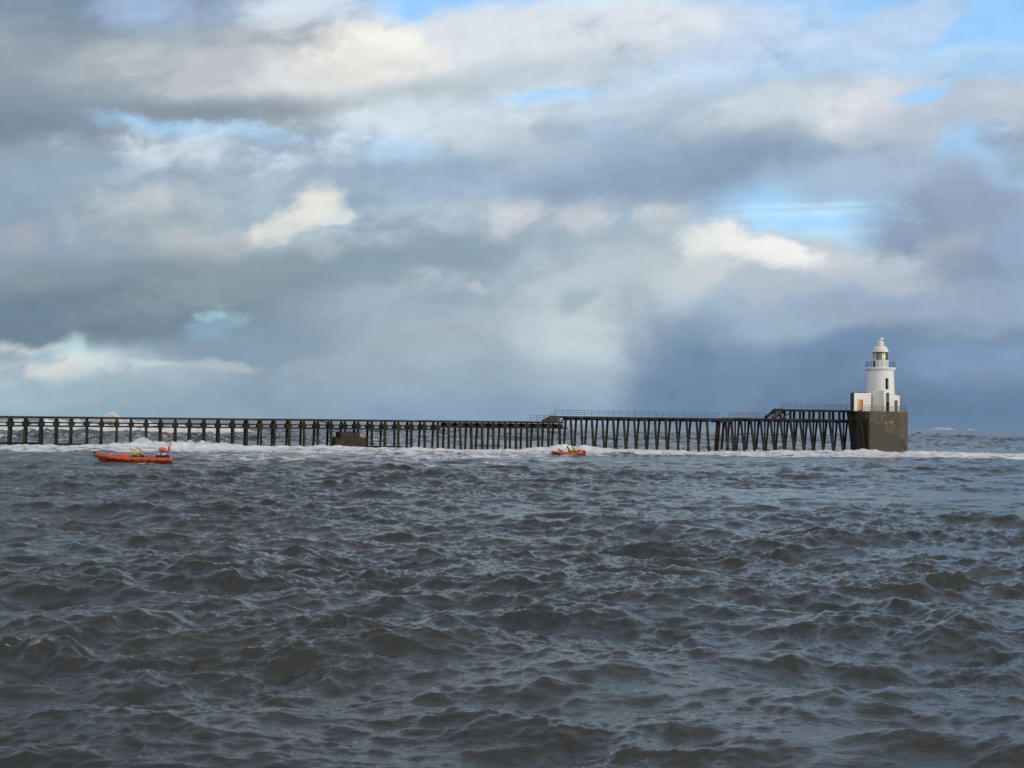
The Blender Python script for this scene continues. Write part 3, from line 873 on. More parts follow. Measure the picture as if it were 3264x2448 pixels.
# ------------------------------------------------------------------ concrete base
sB = s_of(2770, -4.3)            # front left corner
nF = -4.3
ZT = z_of(2790, 1310.5, nF)      # top of the base
P2 = (sB + 6.5, nF)
arc = [P2]
for a_ in (14, 32, 52, 74):
    arc.append((arc[-1][0] + 1.25 * math.cos(R(a_)) * 1.0, arc[-1][1] + 1.25 * math.sin(R(a_))))
P3 = arc[-1]
BASE = [(sB, 2.9), (sB, nF)] + arc + [(P3[0], 3.6), (sB + 7.2, 6.6), (sB + 2.6, 6.6)]
def concrete():
    m, q, b = material('base_concrete', 0.85, 0.25)
    pos = q.n('ShaderNodeNewGeometry').outputs['Position']
    n1 = q.noise(pos, 0.8, 6, 0.6); n2 = q.noise(q.mapping(pos, scale=(1, 1, 9)), 1.1, 5, 0.6); n3 = q.noise(pos, 9, 4, 0.6)
    c = q.mix(q.smooth(n1, .3, .7), (0.080, 0.069, 0.053, 1), (0.130, 0.111, 0.086, 1))
    c = q.mix(q.math('MULTIPLY', q.smooth(n2, .45, .68), .55), c, (0.06, 0.058, 0.042, 1))
    sp = q.n('ShaderNodeSeparateXYZ'); q.l(pos, sp.inputs[0])
    # tide-wet lower half with its own ragged outline, dropping away to the right
    dv = q.n('ShaderNodeVectorMath', operation='DOT_PRODUCT'); q.l(pos, dv.inputs[0]); dv.inputs[1].default_value = tuple(AV)
    rel = q.math('SUBTRACT', dv.outputs['Value'], sB)
    lim = q.math('ADD', q.math('MULTIPLY', rel, -0.62), 6.9)
    h = q.math('ADD', sp.outputs['Z'], q.math('MULTIPLY', q.math('SUBTRACT', n1, .5), 3.2))
    wet = q.smooth(q.math('SUBTRACT', h, lim), -.25, .35, 1, 0)
    c = q.mix(q.math('MULTIPLY', wet, .75), c, (0.030, 0.027, 0.020, 1))
    low = q.smooth(h, .6, 1.5, 1, 0)
    c = q.mix(low, c, (0.075, 0.052, 0.034, 1))
    spk = q.smooth(n3, .66, .72)
    c = q.mix(q.math('MULTIPLY', spk, .25), c, (0.25, 0.24, 0.2, 1))
    q.l(c, b.inputs['Base Color'])
    q.l(q.smooth(wet, 0, 1, .88, .5), b.inputs['Roughness'])
    bp = q.n('ShaderNodeBump'); bp.inputs['Strength'].default_value = .5; bp.inputs['Distance'].default_value = .06
    q.l(n1, bp.inputs['Height']); q.l(bp.outputs[0], b.inputs['Normal'])
    return m
M['concrete'] = concrete()
M['chalk'] = mottled('faded_white_paint', (0.16, 0.15, 0.13), (0.30, 0.29, 0.26), 6, .9, .1)
base = thing('pier_head', 'massive brown concrete pier head, wet and dark below, with faded white graffiti', 'pier head', tuple(q3(sB + 5, 1, 0)))
mb = MB(); mb.prism([tuple(q3(s, n, 0))[:2] for s, n in BASE], -2.0, ZT); mb.build('body', M['concrete'], base, bevel=.07)
def buttress(s, n, top, h0=-1.5, w=.55, lean=.8):
    mb = MB(); mb.bar(q3(s + .25, n - lean, h0), q3(s - .3, n, top), w, w, AV); return mb
buttress(sB - 1.2, 1.0, ZT - .2, lean=1.7).build('fender_pile', M['pile'], base)
buttress(sB - .75, -2.6, ZT + .1, lean=1.3, w=.6).build('fender_pile', M['pile'], base)
mb = MB(); mb.bar(q3(sB - .02, nF - .05, -1.0), q3(sB - .02, nF - .05, ZT - .25), .22, .12, AV); mb.build('corner_strip', M['blockc'], base)
mb = MB(); mb.bar(q3(sB + 4.55, nF - .02, ZT - 1.0), q3(sB + 5.1, nF - .02, ZT - 1.0), .06, .16, NV); mb.build('drain', M['dark_steel'], base)
# faded painted letters on the front face
def stroke(mb, pts, w=.17):
    for i in range(len(pts) - 1):
        (x0, z0), (x1, z1) = pts[i], pts[i + 1]
        d = Vector((x1 - x0, z1 - z0)).normalized(); t = Vector((-d.y, d.x)) * w / 2; e = d * w * .3
        c = [(x0 - e.x + t.x, z0 - e.y + t.y), (x0 - e.x - t.x, z0 - e.y - t.y), (x1 + e.x - t.x, z1 + e.y - t.y), (x1 + e.x + t.x, z1 + e.y + t.y)]
        mb.add([q3(sB + x, nF - .008 - .002 * i, z) for x, z in c], [(0, 1, 2, 3)])
gz = ZT - 3.0
def gx(px): return s_of(px, nF) - sB
def gzv(py): return z_of(2835, py, nF)
mb = MB()
stroke(mb, [(gx(2820), gzv(1350.5)), (gx(2823), gzv(1345)), (gx(2826), gzv(1344)), (gx(2826.5), gzv(1350)), (gx(2827.5), gzv(1357))])
stroke(mb, [(gx(2831), gzv(1342.5)), (gx(2834), gzv(1343)), (gx(2835.5), gzv(1346)), (gx(2835), gzv(1353))], .15)
stroke(mb, [(gx(2840), gzv(1343)), (gx(2840.5), gzv(1350))])
stroke(mb, [(gx(2840), gzv(1342)), (gx(2845.5), gzv(1342)), (gx(2846), gzv(1344)), (gx(2841), gzv(1347)), (gx(2844.5), gzv(1349))])
mb.build('graffiti', M['chalk'], base)
mb = MB()
stroke(mb, [(gx(2812), gzv(1331)), (gx(2815), gzv(1327)), (gx(2818), gzv(1325)), (gx(2823), gzv(1325))], .13)
stroke(mb, [(gx(2773), gzv(1338)), (gx(2779), gzv(1337)), (gx(2787), gzv(1336.5))], .12)
mb.build('graffiti', M['chalk'], base)
ins = [(sB + .25, nF + .3), (P2[0], nF + .3)] + [(x - .25, y + .25) for x, y in arc[2:]] + [(P3[0] - .3, 3.4)]
add_railing(base, [q3(s, n, ZT) for s, n in [(sB + .25, -1.8)] + ins], step=1.5, r=.035)

# ------------------------------------------------------------------ lighthouse
tc_s, tc_n = sB + 5.15, 0.55
cpx = q3(tc_s, tc_n, 0)
YT = cpx.y
def zT(py, px=2802): return at(px, py, YT).z
def white_paint():
    m, q, b = material('weathered_white_paint', .6, .25)
    pos = q.n('ShaderNodeNewGeometry').outputs['Position']
    n1 = q.noise(pos, .6, 5, .6); n2 = q.noise(q.mapping(pos, scale=(1, 1, 14)), 2.2, 5, .65); n3 = q.noise(pos, 5.0, 4, .6)
    c = q.mix(q.smooth(n1, .3, .7), (.72, .735, .73, 1), (.81, .81, .79, 1))
    c = q.mix(q.math('MULTIPLY', q.smooth(n2, .58, .75), .45), c, (.50, .48, .42, 1))
    c = q.mix(q.math('MULTIPLY', q.smooth(n3, .70, .76), .35), c, (.42, .36, .28, 1))
    q.l(c, b.inputs['Base Color'])
    return m
M['white'] = white_paint()
M['whiteg'] = mottled('white_lantern_paint', (0.68, 0.70, 0.68), (0.80, 0.81, 0.78), 1.5, .45, .35)
M['roof'] = mottled('dark_roof_felt', (.05, .05, .045), (.09, .085, .07), 2, .9, .1)
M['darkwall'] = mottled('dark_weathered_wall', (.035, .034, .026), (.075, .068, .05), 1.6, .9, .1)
M['gold'] = mottled('varnished_door_wood', (0.50, 0.30, 0.10), (0.70, 0.46, 0.19), 2.5, .5, .35, stretch=(1, 1, 4))
M['rust'] = mottled('rust_brown_frame', (.16, .06, .03), (.28, .11, .06), 4, .8, .2)
M['greydoor'] = mottled('grey_green_door', (.09, .088, .07), (.15, .145, .12), 2.5, .7, .2)
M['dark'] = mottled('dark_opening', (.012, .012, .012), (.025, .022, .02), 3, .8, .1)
mg, qg, bgl = material('lantern_glass', .03, .5); bgl.inputs['Transmission Weight'].default_value = .92; bgl.inputs['IOR'].default_value = 1.05; bgl.inputs['Base Color'].default_value = (.96, .98, .97, 1)
M['glass'] = mg
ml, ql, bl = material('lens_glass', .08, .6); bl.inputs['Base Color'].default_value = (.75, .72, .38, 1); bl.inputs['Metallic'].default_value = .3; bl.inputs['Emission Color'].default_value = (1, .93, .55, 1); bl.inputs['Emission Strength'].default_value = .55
M['lens'] = ml
M['brass'] = mottled('dull_brass', (.10, .09, .035), (.2, .17, .06), 3, .35, .5, metal=.7)

lh = thing('lighthouse', 'white tapering lighthouse tower with domed glazed lantern and gallery', 'lighthouse', (cpx.x, cpx.y, ZT))
zb = ZT + .002
z_gal = zT(1181); z_galt = zT(1172); z_drum = zT(1148.5); z_eave = zT(1123); z_dome = zT(1101.5)
R0, R1 = 2.86, 2.56
def tower_mesh():
    n = 96
    zw0, zw1 = zT(1242), zT(1206.5)
    zs = [zb, zb + 1.2, zw0 - .8, zw0, (zw0 + zw1) / 2, zw1, zw1 + .5, z_gal - .35, z_gal]
    mid_a = math.atan2(1, 0)
    # direction from the tower axis to the camera, then round to the right
    to_cam = math.atan2(-cpx.y, -cpx.x)
    ph = to_cam + R(29)
    step_ = 2 * math.pi / n
    a0 = ph - 2 * step_
    vs, fs = [], []
    for i, z in enumerate(zs):
        t = (z - zb) / (z_gal - zb)
        r = R0 + (R1 - R0) * (t ** .85)
        for k in range(n): vs.append((cpx.x + r * math.cos(a0 + k * step_), cpx.y + r * math.sin(a0 + k * step_), z))
    for i in range(len(zs) - 1):
        for k in range(n):
            if 3 <= i <= 4 and k < 4: continue
            fs.append((i * n + k, i * n + (k + 1) % n, (i + 1) * n + (k + 1) % n, (i + 1) * n + k))
    # niche of the window
    inn = Vector((-math.cos(ph), -math.sin(ph), 0)) * .5
    b = len(vs)
    for i in (3, 4, 5):
        for k in range(5):
            vs.append(tuple(Vector(vs[i * n + k]) + inn))
    def o(i, k): return (i + 3) * n + k
    def q(i, k): return b + i * 5 + k
    for i in (0, 1):
        fs.append((o(i, 0), o(i + 1, 0), q(i + 1, 0), q(i, 0)))
        fs.append((o(i + 1, 4), o(i, 4), q(i, 4), q(i + 1, 4)))
        for k in range(4): fs.append((q(i, k), q(i, k + 1), q(i + 1, k + 1), q(i + 1, k)))
    for k in range(4):
        fs.append((o(0, k), q(0, k), q(0, k + 1), o(0, k + 1)))
        fs.append((o(2, k), o(2, k + 1), q(2, k + 1), q(2, k)))
    mb = MB(); mb.add(vs, fs)
    ob = mb.build('tower', M['white'], lh)
    for p in ob.data.polygons:
        c = p.center
        p.use_smooth = True
    ob.data.set_sharp_from_angle(angle=R(35))
    # window sash standing in the niche
    win = MB()
    pl = [Vector(vs[b + 0]), Vector(vs[b + 4]), Vector(vs[b + 14]), Vector(vs[b + 10])]
    off = -inn.normalized() * .06
    win.add([p + off for p in pl] + [p + off * .3 for p in pl], [(0, 1, 2, 3), (7, 6, 5, 4), (0, 4, 5, 1), (1, 5, 6, 2), (2, 6, 7, 3), (3, 7, 4, 0)])
    w = win.build('window', M['dark'], lh)
    w['_base'] = tuple(lh.location)
    fr = MB()
    e = (pl[1] - pl[0]).normalized()
    fr.bar(pl[0] + off * 2 + e * .09, pl[3] + off * 2 + e * .09, .16, .1, e)
    ofr = fr.build('frame', M['rust'], None, origin=tuple(lh.location)); ofr.location = (0, 0, 0); ofr.parent = w
tower_mesh()
cx3 = (cpx.x, cpx.y, 0)
mb = MB(); mb.lathe([(R1 - .02, z_gal - .25), (R1 + .06, z_gal - .05), (R1 + .22, z_gal + .08), (2.92, z_gal + .22), (2.97, z_gal + .34), (2.97, z_galt - .06), (2.9, z_galt), (.5, z_galt)], 64, cx3)
o = mb.build('gallery', M['white'], lh, smooth=True); o.data.set_sharp_from_angle(angle=R(40))
mb = MB()
n = 22
for k in range(n):
    t = 2 * math.pi * k / n
    p = Vector((cpx.x + 2.78 * math.cos(t), cpx.y + 2.78 * math.sin(t), z_galt))
    mb.tube([p, p + Vector((0, 0, 1.12))], .03, 6)
for h in (.36, .74, 1.12):
    mb.tube([Vector((cpx.x + 2.78 * math.cos(2 * math.pi * k / 44), cpx.y + 2.78 * math.sin(2 * math.pi * k / 44), z_galt + h)) for k in range(45)], .025, 6)
mb.build('gallery_railing', M['steel'], lh)
rl = 1.55
mb = MB(); mb.lathe([(rl, z_galt + .002), (rl, z_drum - .06), (rl + .05, z_drum - .04), (rl + .05, z_drum), (rl - .12, z_drum)], 48, cx3)
o = mb.build('lantern_base', M['whiteg'], lh, smooth=True); o.data.set_sharp_from_angle(angle=R(40))
to_cam = math.atan2(-cpx.y, -cpx.x)
def around(a, r, z): return Vector((cpx.x + r * math.cos(to_cam + R(a)), cpx.y + r * math.sin(to_cam + R(a)), z))
# small door of the lantern
mb = MB(); a0 = -60
dd = around(-60, 1, 0) - Vector((cpx.x, cpx.y, 0)); tt = Vector((-dd.y, dd.x, 0))
p = around(-52, rl + .0, z_galt)
mb.bar(around(-50, rl + .01, z_galt + .04), around(-50, rl + .01, z_galt + 1.3), .5, .12, Vector((math.cos(to_cam + R(40)), math.sin(to_cam + R(40)), 0)))
mb.build('lantern_door', M['dark'], lh)
# glazing: clear panes towards the left, a screened brassy part towards the right
rg = 1.40
mb = MB(); mb.lathe([(rg, z_drum + .002), (rg, z_eave - .002)], 32, cx3)
ogl = mb.build('lantern_glazing', M['glass'], lh)
bm = bmesh.new(); bm.from_mesh(ogl.data)
bmesh.ops.delete(bm, geom=[f for f in bm.faces if abs(f.normal.z) > .5], context='FACES_ONLY'); bm.to_mesh(ogl.data); bm.free()
mb = MB()
for k in range(8):
    a = -67.5 + 45 * k
    mb.tube([around(a, rg + .03, z_drum), around(a, rg + .03, z_eave)], .035, 6)
for k in range(8):
    a = -67.5 + 45 * k
    mb.tube([around(a + (45 * j / 4), rg + .03, (z_drum if k % 2 else z_eave) + ((z_eave - z_drum) if k % 2 else -(z_eave - z_drum)) * j / 4) for j in range(5)], .028, 6)
mb.build('astragal', M['dark_steel'], lh)
def curved(name, angs, r, m):
    mb = MB()
    vs = []
    for a in angs:
        for rr_ in (r, r - .05):
            for z in (z_drum - .01, z_eave + .01): vs.append(around(a, rr_, z))
    fs = []
    for i in range(len(angs) - 1):
        k = i * 4
        fs += [(k, k + 4, k + 5, k + 1), (k + 2, k + 3, k + 7, k + 6), (k, k + 2, k + 6, k + 4), (k + 1, k + 5, k + 7, k + 3)]
    k = (len(angs) - 1) * 4
    fs += [(0, 1, 3, 2), (k, k + 2, k + 3, k + 1)]
    mb.add(vs, fs)
    return mb.build(name, m, lh)
curved('back_panel', list(range(178, 316, 8)), rg - .12, M['whiteg'])
curved('lantern_screen', list(range(68, 176, 8)), rg - .12, M['brass'])
mb = MB()
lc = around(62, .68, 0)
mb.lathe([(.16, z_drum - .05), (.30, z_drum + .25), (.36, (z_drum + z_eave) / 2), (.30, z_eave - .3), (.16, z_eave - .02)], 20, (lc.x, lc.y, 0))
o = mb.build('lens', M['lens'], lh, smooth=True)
zd0, zd1 = z_eave, z_dome
mb = MB()
prof = [(1.48, zd0 + .002), (1.62, zd0 + .02), (1.62, zd0 + .12), (1.5, zd0 + .16)]
for k in range(1, 10):
    t = k / 9 * math.pi / 2
    prof.append((.52 + (1.46 - .52) * math.cos(t), zd0 + .16 + (zd1 - zd0 - .16) * math.sin(t)))
mb.lathe(prof, 48, cx3)
o = mb.build('dome', M['whiteg'], lh, smooth=True); o.data.set_sharp_from_angle(angle=R(40))
mb = MB(); mb.lathe([(1.50, zd0 - .10), (1.585, zd0 - .09), (1.585, zd0 + .0), (1.50, zd0 + .0)], 48, cx3); mb.build('eave', M['dark_steel'], lh)
zc = zT(1085)
mb = MB(); mb.lathe([(.5, zd1 - .02), (.74, zd1 + .01), (.76, zd1 + .08), (.58, zd1 + .16), (.60, zd1 + .3), (.66, zd1 + .45), (.62, zd1 + .66), (.48, zd1 + .85), (.22, zc - .06), (.05, zc)], 32, cx3)
o = mb.build('cupola', M['whiteg'], lh, smooth=True)
mb = MB(); mb.tube([Vector((cpx.x, cpx.y, zc - .05)), Vector((cpx.x, cpx.y, zc + .55))], .03, 6)
v0 = Vector((cpx.x, cpx.y, zc + .32))
mb.bar(v0 - AV * .15, v0 + AV * .75, .03, .05, NV)
mb.hexa([v0 + AV * .1 + Vector((0, 0, -.2)) - NV * .02, v0 + AV * .62 + Vector((0, 0, -.14)) - NV * .02, v0 + AV * .62 + Vector((0, 0, -.14)) + NV * .02, v0 + AV * .1 + Vector((0, 0, -.2)) + NV * .02],
        [v0 + AV * .12 + Vector((0, 0, .16)) - NV * .02, v0 + AV * .5 + Vector((0, 0, .3)) - NV * .02, v0 + AV * .5 + Vector((0, 0, .3)) + NV * .02, v0 + AV * .12 + Vector((0, 0, .16)) + NV * .02])
mb.build('weather_vane', M['whiteg'], lh)
# ---- rooms built against the foot of the tower
def box_sn(mb, s0, s1, n0, n1, z0, z1, z1b=None):
    z1b = z1 if z1b is None else z1b
    return mb.hexa([q3(s0, n0, z0), q3(s1, n0, z0), q3(s1, n1, z0), q3(s0, n1, z0)], [q3(s0, n0, z1), q3(s1, n0, z1b), q3(s1, n1, z1b), q3(s0, n1, z1)])
def wall_with_door(name, s0, s1, n0, n1, z1, z1b, d0, d1, dz, mat, door_mat, deep=.32):
    """a room whose front wall (at n0) has a real door opening with a recessed door"""
    mb = MB()
    zl = z1 + (z1b - z1) * (d0 - s0) / (s1 - s0); zr = z1 + (z1b - z1) * (d1 - s0) / (s1 - s0)
    t = .4
    box_sn(mb, s0, d0, n0, n0 + t, zb, z1, zl)
    box_sn(mb, d1, s1, n0, n0 + t, zb, zr, z1b)
    mb.hexa([q3(d0, n0, zb + dz), q3(d1, n0, zb + dz), q3(d1, n0 + t, zb + dz), q3(d0, n0 + t, zb + dz)], [q3(d0, n0, zl), q3(d1, n0, zr), q3(d1, n0 + t, zr), q3(d0, n0 + t, zl)])
    box_sn(mb, s0, s1, n0 + t + .001, n1, zb, z1 - .001, z1b - .001)
    w = mb.build(name, mat, lh)
    w['_base'] = tuple(lh.location)
    mb = MB(); box_sn(mb, d0 + .02, d1 - .02, n0 + deep - .06, n0 + deep + .05, zb + .02, zb + dz - .02)
    d = mb.build('door', door_mat, None, origin=tuple(lh.location)); d.location = (0, 0, 0); d.parent = w
    return w, d
# left room with the golden door
nL = -1.9
sl0, sl1 = s_of(2722, nL), s_of(2762, nL)
zA = z_of(2740, 1253, nL)
wl, dl = wall_with_door('left_room', sl0, sl1 + .9, nL, -.75, zA, zA + .1, s_of(2732.5, nL), s_of(2750, nL), 2.2, M['white'], M['gold'], .14)
mb = MB(); mb.bar(q3(s_of(2748.6, nL), nL + .05, zb + .02), q3(s_of(2748.6, nL), nL + .05, zb + 2.17), .12, .10, AV)
o = mb.build('frame', M['rust'], None, origin=tuple(lh.location)); o.location = (0, 0, 0); o.parent = wl
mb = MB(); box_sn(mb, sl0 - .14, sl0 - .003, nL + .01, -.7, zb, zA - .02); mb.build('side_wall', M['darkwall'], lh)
mb = MB(); box_sn(mb, sl0 - .2, sl1 + .3, nL - .06, -.7, zA + .104, zA + .18, zA + .22); mb.build('roof', M['roof'], lh)
# porch in the middle, standing forward of the tower, with the tall half-open door
nP = -3.15
sp0, sp1 = s_of(2816.8, nP), s_of(2846, nP)
zP = z_of(2817, 1243.5, nP); zP2 = z_of(2846, 1257, nP)
wp, dp = wall_with_door('porch', sp0, sp1, nP, -.4, zP, zP2, s_of(2823.5, nP), s_of(2834, nP), z_of(2828, 1252, nP) - zb, M['white'], M['greydoor'], .30)
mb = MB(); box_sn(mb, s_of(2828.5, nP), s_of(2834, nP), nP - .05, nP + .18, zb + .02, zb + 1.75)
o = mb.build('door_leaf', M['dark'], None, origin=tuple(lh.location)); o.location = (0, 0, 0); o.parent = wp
# right room with the grey door
nR = -3.0
sr0, sr1 = sp1 + .003, s_of(2867, nR)
zR = z_of(2867, 1263.5, nR); zR0 = z_of(2848, 1256.5, nR)
wr, dr = wall_with_door('right_room', sr0, sr1, nR, .9, zR0, zR, s_of(2850.5, nR), s_of(2861, nR), z_of(2855, 1276, nR) - zb, M['white'], M['greydoor'], .2)
mb = MB(); box_sn(mb, sr0 - .02, sr1 + .1, nR - .1, .95, zR0 + .003, zR0 + .08, zR + .08)
# roof slab follows the slope
mb = MB(); mb.hexa([q3(sr0, nR - .1, zR0 + .003), q3(sr1 + .12, nR - .1, zR - .01), q3(sr1 + .12, .95, zR - .01), q3(sr0, .95, zR0 + .003)], [q3(sr0, nR - .1, zR0 + .09), q3(sr1 + .12, nR - .1, zR + .08), q3(sr1 + .12, .95, zR + .08), q3(sr0, .95, zR0 + .09)])
mb.build('roof', M['white'], lh)
# slender post standing on the base
sp = s_of(2779, -3.7)
pole = thing('lamp_post', 'slender dark pole standing on the concrete base in front of the white tower', 'pole', tuple(q3(sp, -3.7, ZT)))
mb = MB(); mb.tube([q3(sp, -3.7, ZT), q3(sp, -3.7, z_of(2779, 1262, -3.7))], .07, 8); mb.tube([q3(sp, -3.7, ZT), q3(sp, -3.7, ZT + .25)], .13, 8)
mb.build('pole', M['dark_steel'], pole)

# ------------------------------------------------------------------ boats and crews
M['orange'] = mottled('orange_inflatable_rubber', (0.43, 0.055, 0.020), (0.54, 0.085, 0.032), 2.0, .45, .35)
M['redhull'] = mottled('red_hull', (0.30, 0.030, 0.016), (0.40, 0.05, 0.026), 2.0, .35, .4)
M['black'] = mottled('black_rubber', (.014, .014, .015), (.03, .03, .03), 4, .6, .3)
M['cowl'] = mottled('bright_orange_cover', (0.62, 0.10, 0.05), (0.72, 0.15, 0.08), 3, .5, .35)
M['whitep'] = mottled('white_plastic', (.62, .62, .60), (.74, .74, .72), 5, .4, .4)
M['yellow'] = mottled('yellow_drysuit', (0.50, 0.35, 0.04), (0.66, 0.48, 0.08), 6, .7, .2)
M['ochre'] = mottled('dull_yellow_drysuit', (0.36, 0.25, 0.08), (0.52, 0.38, 0.15), 6, .7, .2)
M['greensuit'] = mottled('grey_green_suit', (0.12, 0.14, 0.12), (0.22, 0.23, 0.19), 6, .7, .2)
M['redvest'] = mottled('red_life_vest', (0.30, 0.07, 0.02), (0.40, 0.12, 0.04), 6, .7, .2)
M['skin'] = mottled('skin', (0.42, 0.24, 0.17), (0.50, 0.30, 0.21), 9, .6, .3)
M['paleyellow'] = mottled('cream_lettering', (.5, .42, .25), (.6, .5, .3), 9, .6, .2)
M['buoyred'] = mottled('red_buoy_paint', (0.40, 0.03, 0.025), (0.52, 0.06, 0.045), 3, .5, .3)
M['gull'] = mottled('grey_feathers', (.06, .07, .08), (.11, .12, .13), 9, .8, .2)

def boat(name, label, origin, yaw, L, beam, rad, rise, group, big):
    fwd = Vector((-math.cos(yaw), -math.sin(yaw), 0)); side = Vector((math.sin(yaw), -math.cos(yaw), 0))   # side: towards the viewer
    O = Vector(origin)
    def b3(u, v_, z): return O + fwd * u + side * v_ + Vector((0, 0, z))
    t = thing(name, label, 'lifeboat' if big else 'inflatable boat', tuple(O), group)
    hb = beam / 2 - rad
    prof = [(0.0, .92, 0), (.10, 1.0, 0), (.3, 1.0, .02), (.55, 1.0, .10), (.72, .94, .28), (.84, .76, .55), (.93, .44, .8), (.985, .14, .96)]
    def sheer(f): return rad * .55 + rise * f + .16
    left = [(L * f, hb * w, sheer(k)) for f, w, k in prof]
    path = left + [(L, 0, sheer(1))] + [(u_, -v_, z) for u_, v_, z in reversed(left)]
    # resample the collar path smoothly
    def cr(p, n=6):
        P = [p[0]] + p + [p[-1]]; o_ = []
        for i in range(1, len(P) - 2):
            for j in range(n):
                q = j / n
                o_.append(tuple(.5 * ((2 * P[i][k]) + (-P[i - 1][k] + P[i + 1][k]) * q + (2 * P[i - 1][k] - 5 * P[i][k] + 4 * P[i + 1][k] - P[i + 2][k]) * q * q + (-P[i - 1][k] + 3 * P[i][k] - 3 * P[i + 1][k] + P[i + 2][k]) * q ** 3) for k in range(3)))
        return o_ + [p[-1]]
    cp = cr(path)
    rr_ = [rad * min(1, .35 + .65 * min(i, len(cp) - 1 - i) / 5) for i in range(len(cp))]
    mb = MB(); mb.tube([b3(*p) for p in cp], rr_, 14); mb.build('collar', M['orange'], t, smooth=True)
    # vee hull
    st = [(.02, .80, .05), (.3, .86, .05), (.55, .86, .07), (.75, .72, .16), (.9, .40, .34), (.975, .10, .52)]
    vs, fs = [], []
    for f, w, k in st:
        zt = sheer(k) - rad * .45
        kz = -.55 + .72 * max(0, (f - .6) / .375) ** 2 * (1 if big else .8)
        ch = -.16 + .46 * max(0, (f - .55) / .42) ** 1.6
        ring = [(-w * hb * 1.1, zt), (-w * hb, ch), (0, kz), (w * hb, ch), (w * hb * 1.1, zt)]
        vs += [b3(L * f, v_, z) for v_, z in ring]
    for i in range(len(st) - 1):
        for k in range(4): fs.append((i * 5 + k, i * 5 + k + 1, (i + 1) * 5 + k + 1, (i + 1) * 5 + k))
        fs.append((i * 5 + 4, i * 5, (i + 1) * 5, (i + 1) * 5 + 4))
    fs.append((0, 1, 2, 3, 4)); n_ = (len(st) - 1) * 5; fs.append(tuple(n_ + k for k in range(4, -1, -1)))
    mb = MB(); mb.add(vs, fs); mb.build('hull', M['redhull'], t)
    # dark rubbing strake round the outside of the collar
    out_ = []
    for i, p in enumerate(cp):
        a, b = Vector(cp[max(i - 1, 0)]), Vector(cp[min(i + 1, len(cp) - 1)])
        d = (b - a); nrm = Vector((d.y, -d.x, 0)); 
        if nrm.length < 1e-6: nrm = Vector((1, 0, 0))
        nrm.normalize()
        c = Vector(p); 
        if (c + nrm * .1 - Vector((L * .45, 0, c.z))).length < (c - Vector((L * .45, 0, c.z))).length: nrm = -nrm
        out_.append(c + nrm * rr_[i] * .90 + Vector((0, 0, -rr_[i] * .42)))
    mb = MB(); mb.tube([b3(*p) for p in out_], rad * .20, 6); mb.build('rubbing_strake', M['black'], t)
    # grab handles
    N_ = 8 if big else 5
    for k in range(N_):
        f = .06 + .80 * k / (N_ - 1)
        i = min(range(len(cp) // 2), key=lambda j: abs(cp[j][0] - L * f))
        c = Vector(cp[i])
        mb = MB(); mb.bar(b3(c.x - .11, c.y + rad * .99, c.z - .01), b3(c.x + .11, c.y + rad * .99, c.z - .01), .05, .12, side)
        mb.build('grab_handle', M['black'], t)
    fl = sheer(.05) - rad * .5
    mb = MB(); mb.hexa([b3(.3, -hb * .9, fl - .1), b3(.3, hb * .9, fl - .1), b3(L * .86, hb * .5, fl), b3(L * .86, -hb * .5, fl)], [b3(.3, -hb * .9, fl), b3(.3, hb * .9, fl), b3(L * .86, hb * .5, fl + .1), b3(L * .86, -hb * .5, fl + .1)])
    mb.build('floor', M['black'], t)
    return t, b3, sheer, fl

def skinned(name, verts, edges, radii, m, parent, levels=1, root=0):
    me = bpy.data.meshes.new(name)
    base = Vector(parent.location) if parent is not None else Vector((0, 0, 0))
    me.from_pydata([tuple(Vector(v_) - base) for v_ in verts], edges, [])
    o = bpy.data.objects.new(name, me); C.objects.link(o)
    sk = o.modifiers.new('skin', 'SKIN'); ss_ = o.modifiers.new('sub', 'SUBSURF'); ss_.levels = levels; ss_.render_levels = levels
    for i, r in enumerate(radii):
        r2 = r if isinstance(r, tuple) else (r, r)
        me.skin_vertices[0].data[i].radius = r2
        me.skin_vertices[0].data[i].use_root = (i == root)
    dg = bpy.context.evaluated_depsgraph_get()
    new = bpy.data.meshes.new_from_object(o.evaluated_get(dg))
    o.modifiers.clear(); old = o.data; o.data = new; bpy.data.meshes.remove(old)
    new.materials.clear(); new.materials.append(m)
    for p in new.polygons: p.use_smooth = True
    if parent is not None: o.parent = parent
    return o

